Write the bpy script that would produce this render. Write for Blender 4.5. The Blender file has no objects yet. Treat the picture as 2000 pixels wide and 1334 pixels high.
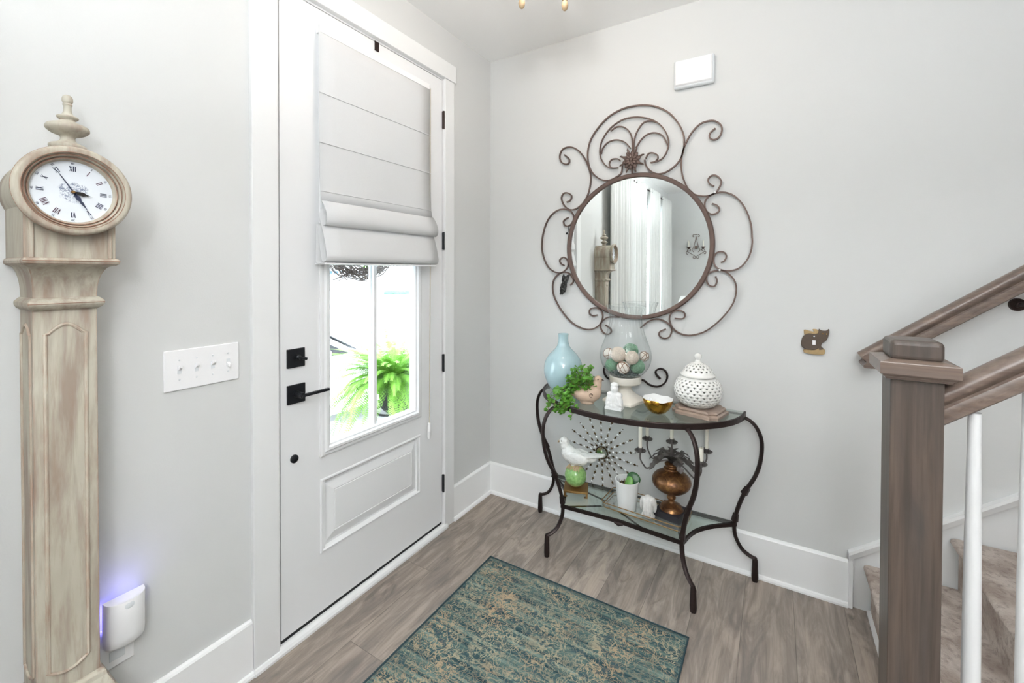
import bpy, bmesh, math, random
from math import sin, cos, pi, radians as R, sqrt, atan2
from mathutils import Vector, Matrix, noise
random.seed(7)
S = bpy.context.scene
COL = S.collection

# ---------------------------------------------------------------- camera
cd = bpy.data.cameras.new('camera'); cam = bpy.data.objects.new('camera', cd); COL.objects.link(cam)
cd.sensor_width = 36; cd.lens = 848.7 / 2000 * 36; cd.shift_y = -(667 - 541.5) / 2000
cd.clip_start = 0.02; cd.clip_end = 200
yaw, pitch, roll = R(31.187), R(0.701), R(0.144)
Fw = Vector((-sin(yaw) * cos(pitch), cos(yaw) * cos(pitch), -sin(pitch)))
Rt = Vector((cos(yaw), sin(yaw), 0)); Up = Rt.cross(Fw)
Rr = Rt * cos(roll) + Up * sin(roll); Uu = -Rt * sin(roll) + Up * cos(roll)
M = Matrix((Rr, Uu, -Fw)).transposed().to_4x4(); M.translation = Vector((1.5591, -2.3078, 1.4112))
cam.matrix_world = M
S.camera = cam

# ---------------------------------------------------------------- world, lights, exposure
W = bpy.data.worlds.new('sky'); S.world = W; W.use_nodes = True
wn = W.node_tree.nodes; wl = W.node_tree.links
bgn = wn['Background']
tc = wn.new('ShaderNodeTexCoord'); sp = wn.new('ShaderNodeSeparateXYZ'); rp = wn.new('ShaderNodeValToRGB')
rp.color_ramp.elements[0].position = 0.0; rp.color_ramp.elements[0].color = (0.97, 0.98, 1.0, 1)
rp.color_ramp.elements[1].position = 0.6; rp.color_ramp.elements[1].color = (0.72, 0.86, 1.0, 1)
wl.new(tc.outputs['Generated'], sp.inputs[0]); wl.new(sp.outputs['Z'], rp.inputs[0]); wl.new(rp.outputs[0], bgn.inputs[0])
bgn.inputs[1].default_value = 4.2

def light(name, kind, loc, power, col=(1, 1, 1), size=1.0, sy=None, target=None, rad=None):
    l = bpy.data.lights.new(name, kind); l.energy = power; l.color = col
    o = bpy.data.objects.new(name, l); COL.objects.link(o); o.location = loc
    if kind == 'AREA':
        l.size = size
        if sy: l.shape = 'RECTANGLE'; l.size_y = sy
    elif rad: l.shadow_soft_size = rad
    if target is not None:
        d = Vector(target) - Vector(loc); o.rotation_euler = d.to_track_quat('-Z', 'Y').to_euler()
    return o
light('camera_flash', 'AREA', (1.85, -2.98, 1.90), 9.5, (0.97, 0.985, 1.0), 0.24, 0.24, (0.8, 0.0, 1.2))  # camera flash, set a little behind and above the camera
light('bounce_uplight', 'AREA', (1.85, -3.10, 2.02), 78, (0.935, 0.975, 1.0), 0.36, 0.36, (1.80, -3.05, 2.7))  # added fill, imitates flash bounced off the ceiling
light('overhead_fill', 'AREA', (2.4, -3.2, 2.70), 16, (0.98, 0.99, 1.0), 0.98, 0.98, (2.4, -3.2, 0))  # added overhead fill, no known ceiling lamp behind it
light('right_side_fill', 'AREA', (4.9, -3.6, 1.6), 16, (0.92, 0.96, 1.0), 2.2, 1.7, (0, -1.5, 1.3))  # added fill from the right, where the wall has no window
light('side_window_daylight', 'AREA', (-0.25, -3.8, 1.5), 9, (0.92, 0.96, 1.0), 2.2, 1.7, (3, -3.6, 1.3))
light('sun', 'SUN', (-4, 3, 8), 2.0, (1, 0.97, 0.9), target=(-4.6, 3.6, 0)).data.angle = R(3)
S.view_settings.view_transform = 'Standard'; S.view_settings.look = 'None'
S.view_settings.gamma = 1; S.view_settings.use_curve_mapping = False
S.view_settings.exposure = 0.68

# ---------------------------------------------------------------- materials
def lin(c):
    c = c / 255.0
    return c / 12.92 if c <= 0.04045 else ((c + 0.055) / 1.055) ** 2.4
def rgb(r, g, b): return (lin(r), lin(g), lin(b), 1)
class NT:
    def __init__(s, name):
        s.m = bpy.data.materials.new(name); s.m.use_nodes = True
        s.n = s.m.node_tree.nodes; s.l = s.m.node_tree.links
        s.b = s.n['Principled BSDF']; s.out = s.n['Material Output']
    def add(s, t, **kw):
        n = s.n.new(t)
        for k, v in kw.items():
            if k.startswith('i_'):
                n.inputs[k[2:].replace('_', ' ')].default_value = v
            else: setattr(n, k, v)
        return n
    def link(s, a, b): s.l.new(a, b)
    def coord(s, scale=(1, 1, 1), rot=(0, 0, 0), kind='Object'):
        t = s.n.new('ShaderNodeTexCoord'); m = s.n.new('ShaderNodeMapping')
        m.inputs['Scale'].default_value = scale; m.inputs['Rotation'].default_value = rot
        s.link(t.outputs[kind], m.inputs[0]); return m.outputs[0]
    def noise(s, vec, scale, detail=4, rough=0.55, dist=0.0):
        n = s.n.new('ShaderNodeTexNoise'); n.inputs['Scale'].default_value = scale
        n.inputs['Detail'].default_value = detail; n.inputs['Roughness'].default_value = rough
        n.inputs['Distortion'].default_value = dist
        if vec: s.link(vec, n.inputs['Vector'])
        return n.outputs['Fac']
    def ramp(s, fac, *stops):
        r = s.n.new('ShaderNodeValToRGB'); e = r.color_ramp.elements
        while len(e) < len(stops): e.new(0.5)
        for i, (p, c) in enumerate(stops):
            e[i].position = p; e[i].color = c if isinstance(c, tuple) else (c, c, c, 1)
        s.link(fac, r.inputs[0]); return r.outputs[0]
    def mix(s, fac, a, b, mode='MIX'):
        n = s.n.new('ShaderNodeMix'); n.data_type = 'RGBA'; n.blend_type = mode
        for i, v in ((0, fac), (6, a), (7, b)):
            if hasattr(v, 'is_output') or hasattr(v, 'links'): s.link(v, n.inputs[i])
            else: n.inputs[i].default_value = v
        return n.outputs[2]
    def math(s, op, a, b=0.0):
        n = s.n.new('ShaderNodeMath'); n.operation = op
        for i, v in ((0, a), (1, b)):
            if hasattr(v, 'links'): s.link(v, n.inputs[i])
            else: n.inputs[i].default_value = v
        return n.outputs[0]
    def bump(s, h, dist=0.002, st=0.5):
        n = s.n.new('ShaderNodeBump'); n.inputs['Strength'].default_value = st; n.inputs['Distance'].default_value = dist
        s.link(h, n.inputs['Height']); s.link(n.outputs[0], s.b.inputs['Normal'])
    def base(s, c):
        if hasattr(c, 'links'): s.link(c, s.b.inputs['Base Color'])
        else: s.b.inputs['Base Color'].default_value = c
    def set(s, **kw):
        for k, v in kw.items(): s.b.inputs[k.replace('_', ' ')].default_value = v
        return s
def plain(name, c, rough=0.5, metal=0.0, var=0.0, vs=30, bump=0.0, bs=60, spec=None, coat=0):
    t = NT(name); v = t.coord()
    if var:
        n = t.noise(v, vs); d = tuple(x * (1 - var) for x in c[:3]) + (1,)
        t.base(t.mix(n, c, d))
    else: t.base(c)
    t.set(Roughness=rough, Metallic=metal)
    if spec is not None: t.b.inputs['Specular IOR Level'].default_value = spec
    if coat: t.b.inputs['Coat Weight'].default_value = coat; t.b.inputs['Coat Roughness'].default_value = 0.08
    if bump: t.bump(t.noise(v, bs, 3), bump)
    return t.m
def thin_glass(name, tint, k=1.0, rough=0.0, edge=None):
    t = NT(name); t.n.remove(t.b)
    tr = t.add('ShaderNodeBsdfTransparent'); gl = t.add('ShaderNodeBsdfGlossy'); gl.inputs['Roughness'].default_value = rough
    fw = t.add('ShaderNodeLayerWeight'); fw.inputs[0].default_value = 0.5
    fr = t.math('ADD', t.math('MULTIPLY', t.math('POWER', fw.outputs['Facing'], 4.0), 0.55), 0.04)
    mx = t.add('ShaderNodeMixShader')
    if edge:
        lw = t.add('ShaderNodeLayerWeight'); lw.inputs[0].default_value = 0.35
        t.link(t.mix(t.math('POWER', lw.outputs['Facing'], 3.0), tint, edge), tr.inputs[0])
    else: tr.inputs[0].default_value = tint
    t.link(t.math('MULTIPLY', fr, k), mx.inputs[0])
    t.link(tr.outputs[0], mx.inputs[1]); t.link(gl.outputs[0], mx.inputs[2]); t.link(mx.outputs[0], t.out.inputs[0])
    return t.m
MT = {}
MT['wall'] = plain('wall_paint', rgb(214, 215, 214), 0.75, var=0.02, vs=3, bump=0.0004, bs=220, spec=0.2)
MT['ceiling'] = plain('ceiling_paint', rgb(249, 249, 248), 0.9, bump=0.0004, bs=150, spec=0.1)
MT['trim'] = plain('white_trim_paint', rgb(235, 236, 236), 0.38, var=0.01, vs=5)
MT['baseboard'] = plain('white_baseboard_paint', rgb(246, 247, 247), 0.4, var=0.01, vs=5)
MT['door'] = plain('white_door_paint', rgb(236, 237, 238), 0.42, var=0.01, vs=5)
MT['plastic'] = plain('white_plastic', rgb(246, 246, 247), 0.3)
MT['plastic_side'] = plain('pale_plastic', rgb(226, 230, 233), 0.35)
MT['black'] = plain('matte_black_metal', rgb(38, 40, 44), 0.38, 0.6, var=0.2)
MT['rubber'] = plain('black_rubber_seal', rgb(24, 24, 26), 0.7)
MT['bronze_hinge'] = plain('dark_bronze', rgb(58, 45, 42), 0.45, 0.7, var=0.3, vs=80)
MT['iron'] = plain('dark_brown_iron', rgb(52, 40, 38), 0.42, 0.55, var=0.45, vs=45, bump=0.0008, bs=120)
MT['rust'] = plain('rust_brown_iron', rgb(112, 92, 84), 0.5, 0.35, var=0.45, vs=24, bump=0.0006, bs=200)
MT['grape'] = plain('pewter_metal', rgb(84, 84, 82), 0.4, 0.8, var=0.5, vs=120)
MT['mirror'] = plain('mirror_silver', (0.9, 0.93, 0.915, 1), 0.008, 1.0)
MT['pane'] = thin_glass('door_glass', (0.97, 0.985, 0.98, 1), 0.7)
MT['table_glass'] = thin_glass('table_glass', (0.86, 0.915, 0.89, 1), 1.6, 0.03)
MT['clear'] = thin_glass('clear_glass', (0.965, 0.975, 0.975, 1), 1.2, 0.0, (0.50, 0.55, 0.55, 1))
MT['crystal'] = plain('crystal_bead', (0.92, 0.94, 0.95, 1), 0.12, 0.15, coat=1.0)
MT['bead'] = plain('antique_brass_bead', rgb(92, 74, 48), 0.35, 0.85, var=0.4, vs=150)
MT['brass'] = plain('antique_brass', rgb(165, 128, 78), 0.38, 0.8, var=0.45, vs=40)
MT['gold'] = plain('bright_gold', rgb(200, 150, 60), 0.16, 1.0, var=0.35, vs=60, bump=0.0012, bs=110)
MT['ceramic'] = plain('white_glazed_ceramic', rgb(240, 240, 236), 0.16, var=0.03, vs=8, coat=0.5)
MT['ceramic_matte'] = plain('white_porcelain', rgb(236, 237, 236), 0.35, var=0.05, vs=30)
MT['bluevase'] = plain('pale_blue_glaze', rgb(170, 198, 204), 0.12, var=0.06, vs=6, coat=0.6)
MT['pedestal'] = plain('cream_painted_wood', rgb(236, 231, 220), 0.5, var=0.08, vs=14, bump=0.0005, bs=40)
MT['terracotta'] = plain('pale_terracotta', rgb(206, 180, 158), 0.75, var=0.2, vs=30, bump=0.0008, bs=120)
MT['dark_detail'] = plain('dark_brown_paint', rgb(70, 52, 44), 0.6)
MT['leaf'] = plain('fresh_green_leaf', rgb(96, 158, 52), 0.4, var=0.55, vs=38)
MT['leaf_dark'] = plain('dark_green_leaf', rgb(22, 84, 30), 0.35, var=0.4, vs=60)
MT['stem'] = plain('plant_stem', rgb(122, 108, 62), 0.6, var=0.3)
MT['soil'] = plain('dark_soil', rgb(74, 56, 46), 0.9, var=0.5, vs=90, bump=0.003, bs=90)
MT['candle'] = plain('ivory_wax', rgb(238, 234, 222), 0.45, var=0.04, vs=20)
MT['leafmetal'] = plain('grey_tole_metal', rgb(112, 106, 103), 0.42, 0.55, var=0.45, vs=50)
MT['plinth_black'] = plain('black_lacquered_wood', rgb(38, 36, 42), 0.4, var=0.3, vs=40)
MT['stone'] = plain('white_grey_stone', rgb(228, 226, 222), 0.5, var=0.35, vs=55, bump=0.002, bs=60)
MT['plinth_wood'] = plain('greige_carved_wood', rgb(168, 148, 134), 0.42, var=0.35, vs=22, bump=0.0005, bs=80)
MT['ball_white'] = plain('bleached_root_ball', rgb(236, 222, 206), 0.85, var=0.45, vs=150, bump=0.006, bs=170)
MT['ball_shell'] = plain('white_shell_ball', rgb(240, 234, 226), 0.7, var=0.1, vs=60)
MT['twine_brown'] = plain('brown_twine', rgb(140, 104, 78), 0.8)
MT['ball_green'] = plain('green_twine', rgb(142, 182, 154), 0.85, var=0.25, vs=80)
MT['pebble'] = plain('grey_glass_gravel', rgb(150, 162, 162), 0.25, 0.1, var=0.6, vs=120)
MT['white_fabric'] = plain('white_cloth', rgb(244, 243, 240), 0.9)
MT['carpet_side'] = None
MT['concrete'] = plain('pale_concrete', rgb(232, 232, 230), 0.9, var=0.12, vs=2)
MT['porch'] = plain('grey_porch_concrete', rgb(150, 152, 152), 0.85, var=0.35, vs=4)
MT['carpaint'] = plain('white_car_paint', rgb(240, 242, 244), 0.15, coat=0.8)
MT['carglass'] = plain('dark_car_glass', rgb(24, 32, 42), 0.3)
MT['tyre'] = plain('black_tyre', rgb(40, 40, 42), 0.8)
MT['siding'] = plain('white_house_siding', rgb(240, 240, 238), 0.8)
MT['houseglass'] = plain('house_window_glass', rgb(70, 104, 122), 0.4)
MT['roof'] = plain('grey_shingles', rgb(140, 138, 136), 0.9, var=0.3, vs=3)
MT['fern'] = plain('bright_fern_green', rgb(150, 206, 84), 0.5, var=0.45, vs=12)
MT['fern'].node_tree.nodes['Principled BSDF'].inputs['Subsurface Weight'].default_value = 0.0
MT['hedge'] = plain('hedge_green', rgb(120, 160, 140), 0.8, var=0.5, vs=9)
MT['twig'] = plain('grey_brown_twig', rgb(142, 128, 122), 0.8, var=0.4, vs=40)
MT['wicker'] = plain('beige_bead_wood', rgb(190, 165, 130), 0.45, var=0.25, vs=50)
MT['cord'] = plain('beige_cord', rgb(200, 190, 172), 0.8)
MT['dialwhite'] = None
MT['ink'] = plain('navy_ink', rgb(40, 48, 74), 0.5)
MT['inkred'] = plain('plum_ink', rgb(74, 44, 62), 0.5)
MT['wick'] = plain('burnt_wick', rgb(30, 26, 24), 0.9)

def m_floor():
    t = NT('grey_brown_plank_floor')
    v = t.coord((1, 1, 1), (0, 0, R(90)))
    br = t.add('ShaderNodeTexBrick'); br.offset = 0.37; br.offset_frequency = 2; br.squash = 1
    for k, x in (('Scale', 1.0), ('Mortar Size', 0.0012), ('Mortar Smooth', 0.2), ('Bias', 0.0), ('Brick Width', 1.22), ('Row Height', 0.182)):
        br.inputs[k].default_value = x
    br.inputs['Color1'].default_value = (0, 0, 0, 1); br.inputs['Color2'].default_value = (1, 1, 1, 1); br.inputs['Mortar'].default_value = (0.5, 0.5, 0.5, 1)
    t.link(v, br.inputs['Vector'])
    tone = t.ramp(br.outputs['Color'], (0.0, rgb(146, 134, 124)), (0.5, rgb(160, 148, 138)), (1.0, rgb(172, 160, 149)))
    # grain runs along Y; shifted per plank
    tc_ = t.add('ShaderNodeTexCoord'); mp = t.add('ShaderNodeMapping'); mp.inputs['Scale'].default_value = (7, 1.3, 1)
    off = t.add('ShaderNodeVectorMath'); off.operation = 'ADD'
    sc = t.add('ShaderNodeVectorMath'); sc.operation = 'SCALE'; sc.inputs['Scale'].default_value = 7.0
    t.link(br.outputs['Color'], sc.inputs[0]); t.link(tc_.outputs['Object'], mp.inputs[0])
    t.link(mp.outputs[0], off.inputs[0]); t.link(sc.outputs[0], off.inputs[1])
    g1 = t.noise(off.outputs[0], 2.2, 6, 0.6, 1.4)
    mp2 = t.add('ShaderNodeMapping'); mp2.inputs['Scale'].default_value = (70, 2.5, 1); t.link(tc_.outputs['Object'], mp2.inputs[0])
    g2 = t.noise(mp2.outputs[0], 2.0, 5, 0.6, 0.4)
    mp3 = t.add('ShaderNodeMapping'); mp3.inputs['Scale'].default_value = (5.0, 2.0, 1); t.link(tc_.outputs['Object'], mp3.inputs[0])
    g3 = t.noise(mp3.outputs[0], 1.6, 3, 0.5, 2.2)
    c = t.mix(t.ramp(g1, (0.38, 0.0), (0.66, 1.0)), tone, rgb(120, 112, 106), 'MIX')
    c = t.mix(t.ramp(g1, (0.3, 0.55), (0.5, 0.0)), c, rgb(180, 165, 152))
    c = t.mix(t.math('MULTIPLY', t.ramp(g2, (0.45, 0.0), (0.75, 1.0)), 0.4), c, rgb(106, 94, 86))
    c = t.mix(t.math('MULTIPLY', t.ramp(g3, (0.62, 0.0), (0.72, 1.0)), 0.6), c, rgb(96, 88, 82))
    c = t.mix(t.math('MULTIPLY', br.outputs['Fac'], 0.6), c, rgb(70, 62, 58))
    mp4 = t.add('ShaderNodeMapping'); mp4.inputs['Scale'].default_value = (5.5, 3.2, 1); t.link(tc_.outputs['Object'], mp4.inputs[0])
    vk = t.add('ShaderNodeTexVoronoi'); vk.inputs['Scale'].default_value = 0.8; t.link(mp4.outputs[0], vk.inputs['Vector'])
    kn = t.math('MULTIPLY', t.ramp(vk.outputs['Distance'], (0.05, 1.0), (0.22, 0.0)), t.ramp(g3, (0.40, 0.2), (0.55, 1.0)))
    c = t.mix(t.math('MULTIPLY', kn, 0.55), c, rgb(84, 78, 74))
    t.base(c); t.set(Roughness=0.48); t.b.inputs['Specular IOR Level'].default_value = 0.35
    t.bump(t.math('SUBTRACT', g2, br.outputs['Fac']), 0.0008, 0.4)
    return t.m
MT['floor'] = m_floor()
def m_wood(name, c1, c2, c3, axis, rough=0.42, sc=1.0):
    t = NT(name); s = [95 * sc, 95 * sc, 95 * sc]; s[axis] = 3.2 * sc
    v = t.coord(tuple(s)); w = [16 * sc] * 3; w[axis] = 1.6 * sc; v2 = t.coord(tuple(w))
    f = t.noise(v, 1.0, 5, 0.6, 0.3); g = t.noise(v2, 1.0, 4, 0.6, 1.2)
    h = t.noise(t.coord(tuple(x * .55 for x in w)), 1.0, 2, 0.5, 2.0)
    c = t.mix(t.ramp(g, (0.40, 0.0), (0.66, 0.9)), c1, c3)
    c = t.mix(t.ramp(h, (0.50, 0.0), (0.68, 0.55)), c, c2)
    c = t.mix(t.ramp(f, (0.42, 0.0), (0.68, 0.7)), c, c2)
    t.base(c); t.set(Roughness=rough); t.bump(f, 0.0004, 0.5)
    return t.m
MT['newel'] = m_wood('grey_brown_stained_wood', rgb(92, 79, 70), rgb(60, 51, 45), rgb(70, 65, 62), 2)
MT['rail'] = m_wood('brown_stained_rail_wood', rgb(120, 103, 92), rgb(82, 69, 61), rgb(100, 90, 84), 0, 0.3)
def m_clock():
    t = NT('distressed_cream_paint')
    v = t.coord((22, 22, 2.4)); v2 = t.coord((60, 60, 7)); v3 = t.coord((9, 9, 3))
    a = t.noise(v, 1.0, 6, 0.6, 0.25); b = t.noise(v2, 1.3, 5, 0.62, 0.2); p = t.noise(v3, 1.2, 3)
    c = t.mix(t.ramp(p, (0.35, 0.0), (0.7, 1.0)), rgb(190, 186, 171), rgb(168, 161, 145))
    c = t.mix(t.ramp(a, (0.44, 0.0), (0.62, 0.85)), c, rgb(142, 125, 112))
    c = t.mix(t.math('MULTIPLY', t.ramp(b, (0.5, 0.0), (0.72, 1.0)), 0.5), c, rgb(146, 122, 106))
    bv = t.add('ShaderNodeBevel', samples=4); bv.inputs[0].default_value = 0.005
    ge = t.add('ShaderNodeNewGeometry'); dt = t.add('ShaderNodeVectorMath'); dt.operation = 'DOT_PRODUCT'
    t.link(bv.outputs[0], dt.inputs[0]); t.link(ge.outputs['Normal'], dt.inputs[1])
    e = t.ramp(dt.outputs['Value'], (0.86, 1.0), (0.99, 0.0))
    e = t.math('MULTIPLY', e, t.ramp(t.noise(v3, 9.0, 4), (0.38, 0.25), (0.6, 1.0)))
    c = t.mix(e, c, rgb(152, 112, 92))
    t.base(c); t.set(Roughness=0.6); t.bump(a, 0.0015, 0.35)
    return t.m
MT['clock'] = m_clock()
def m_dial():
    t = NT('white_clock_dial')
    tc_ = t.add('ShaderNodeTexCoord'); ln = t.add('ShaderNodeVectorMath'); ln.operation = 'LENGTH'
    t.link(tc_.outputs['Object'], ln.inputs[0])
    n = t.noise(t.coord((1, 1, 1)), 190, 5, 0.7, 1.2)
    n2 = t.noise(t.coord((1, 1, 1)), 60, 2, 0.5, 0.5)
    fall = t.ramp(ln.outputs['Value'], (0.010, 1.0), (0.034, 0.0))
    k = t.math('MULTIPLY', t.ramp(n, (0.46, 0.0), (0.56, 1.0)), t.ramp(t.math('ADD', t.math('MULTIPLY', n2, 0.6), t.math('MULTIPLY', fall, 0.55)), (0.5, 0.0), (0.62, 1.0)))
    t.base(t.mix(t.math('MULTIPLY', k, 0.85), rgb(232, 238, 244), rgb(96, 108, 138))); t.set(Roughness=0.25)
    return t.m
MT['dialwhite'] = m_dial()
def m_rug():
    t = NT('distressed_teal_rug'); 
    vs_ = t.coord((1.2, 18, 1)); v = t.coord((1, 1, 1))
    n = t.noise(vs_, 2.2, 5, 0.62, 0.6); n2 = t.noise(t.coord((3.5, 60, 1)), 1.6, 4, 0.6, 0.2)
    f = t.mix(0.35, n, n2)
    c = t.ramp(f, (0.36, rgb(34, 54, 62)), (0.47, rgb(62, 86, 88)), (0.56, rgb(98, 118, 112)), (0.70, rgb(150, 164, 152)))
    def lines(scale, dist, w, seed):
        mp = t.add('ShaderNodeMapping'); mp.inputs['Location'].default_value = (seed, seed * 2, 0); t.link(v, mp.inputs[0])
        q = t.noise(mp.outputs[0], scale, 1.5, 0.5, dist)
        d = t.math('ABSOLUTE', t.math('SUBTRACT', q, 0.5))
        return t.ramp(d, (w * 0.5, 1.0), (w, 0.0))
    def vor(scale, w):
        nz = t.add('ShaderNodeTexNoise'); nz.inputs['Scale'].default_value = 16; t.link(v, nz.inputs['Vector'])
        ad = t.add('ShaderNodeVectorMath'); ad.operation = 'MULTIPLY_ADD'; ad.inputs[1].default_value = (0.17, 0.17, 0)
        t.link(nz.outputs['Color'], ad.inputs[0]); t.link(v, ad.inputs[2])
        vo = t.add('ShaderNodeTexVoronoi'); vo.feature = 'DISTANCE_TO_EDGE'; vo.inputs['Scale'].default_value = scale
        t.link(ad.outputs[0], vo.inputs['Vector'])
        return t.ramp(vo.outputs['Distance'], (w * 0.5, 1.0), (w, 0.0))
    l = t.math('MAXIMUM', lines(20, 1.6, 0.022, 3.1), t.math('MAXIMUM', vor(24, 0.055), lines(34, 1.2, 0.03, 8.7)))
    worn = t.ramp(t.noise(v, 7.0, 4, 0.6), (0.36, 0.35), (0.56, 1.0))
    worn2 = t.ramp(t.noise(t.coord((30, 70, 1)), 3.0, 2, 0.6), (0.34, 0.45), (0.56, 1.0))
    l = t.math('MULTIPLY', l, t.math('MULTIPLY', worn, worn2))
    lc = t.ramp(t.noise(v, 5.0, 2), (0.4, rgb(168, 160, 136)), (0.62, rgb(180, 154, 124)))
    c = t.mix(l, c, lc)
    dk = t.math('MULTIPLY', t.ramp(t.noise(v, 26, 2, 0.5, 1.5), (0.58, 0.0), (0.64, 0.75)), worn)
    c = t.mix(dk, c, rgb(52, 76, 84))
    # border band along the short and long edges (object space: rug centred)
    sep = t.add('ShaderNodeSeparateXYZ'); tcc = t.add('ShaderNodeTexCoord'); t.link(tcc.outputs['Object'], sep.inputs[0])
    ex = t.math('ABSOLUTE', sep.outputs['X']); ey = t.math('ABSOLUTE', sep.outputs['Y'])
    bnd = t.math('MAXIMUM', t.ramp(ex, (0.436, 0.0), (0.446, 1.0)), t.ramp(t.math('SUBTRACT', ey, 0.30), (0.436, 0.0), (0.446, 1.0)))
    c = t.mix(t.math('MULTIPLY', bnd, 0.6), c, t.ramp(n2, (0.3, rgb(30, 52, 62)), (0.7, rgb(92, 118, 118))))
    t.base(c); t.set(Roughness=0.95); t.b.inputs['Specular IOR Level'].default_value = 0.1
    t.bump(t.noise(v, 420, 2), 0.003, 0.8)
    return t.m
MT['rug'] = m_rug()
def m_carpet():
    t = NT('taupe_stair_carpet'); v = t.coord()
    n = t.noise(v, 9, 4, 0.6); n2 = t.noise(v, 260, 3, 0.7); n3 = t.noise(v, 45, 3, 0.7)
    c = t.mix(t.ramp(n, (0.40, 0.0), (0.60, 1.0)), rgb(212, 201, 192), rgb(176, 162, 152))
    c = t.mix(t.math('MULTIPLY', t.ramp(n3, (0.5, 0.0), (0.7, 1.0)), 0.75), c, rgb(146, 130, 121))
    t.base(c); t.set(Roughness=1.0); t.b.inputs['Specular IOR Level'].default_value = 0.05
    t.bump(t.math('ADD', n2, n3), 0.006, 0.9)
    return t.m
MT['carpet'] = m_carpet()
def m_fabric(name, c, trans=0.3):
    t = NT(name); v = t.coord((60, 60, 900)); v2 = t.coord((900, 900, 60))
    a = t.noise(v, 1.0, 3); b = t.noise(v2, 1.0, 3)
    t.base(t.mix(t.math('MULTIPLY', t.math('ADD', a, b), 0.12), c, rgb(205, 203, 200))); t.set(Roughness=0.95)
    t.b.inputs['Specular IOR Level'].default_value = 0.1
    tl = t.add('ShaderNodeBsdfTranslucent'); tl.inputs[0].default_value = c
    mx = t.add('ShaderNodeMixShader'); mx.inputs[0].default_value = trans
    t.link(t.b.outputs[0], mx.inputs[1]); t.link(tl.outputs[0], mx.inputs[2]); t.link(mx.outputs[0], t.out.inputs[0])
    t.bump(t.math('ADD', a, b), 0.0006, 0.4)
    return t.m
MT['shade'] = m_fabric('white_linen_shade', rgb(226, 227, 228), 0.12)
MT['curtain'] = m_fabric('white_sheer_curtain', rgb(236, 237, 235), 0.16)
MT['iron_urn'] = None
def m_urn():
    t = NT('aged_bronze'); v = t.coord()
    n = t.noise(v, 26, 6, 0.7, 0.8); sepz = t.add('ShaderNodeSeparateXYZ'); tc_ = t.add('ShaderNodeTexCoord'); t.link(tc_.outputs['Object'], sepz.inputs[0])
    c = t.ramp(n, (0.35, rgb(72, 48, 34)), (0.55, rgb(124, 88, 56)), (0.7, rgb(168, 126, 78)))
    t.base(c); t.set(Roughness=0.36, Metallic=0.75); t.bump(n, 0.001, 0.4); return t.m
MT['urn'] = m_urn()
def m_emit(name, c, s):
    t = NT(name); t.base(c); t.b.inputs['Emission Color'].default_value = c; t.b.inputs['Emission Strength'].default_value = s; return t.m
MT['glow_blue'] = m_emit('blue_indicator_light', (0.3, 0.3, 1.0, 1), 0.9)
MT['bulb'] = m_emit('warm_bulb', (1.0, 0.86, 0.66, 1), 6.0)

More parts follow.
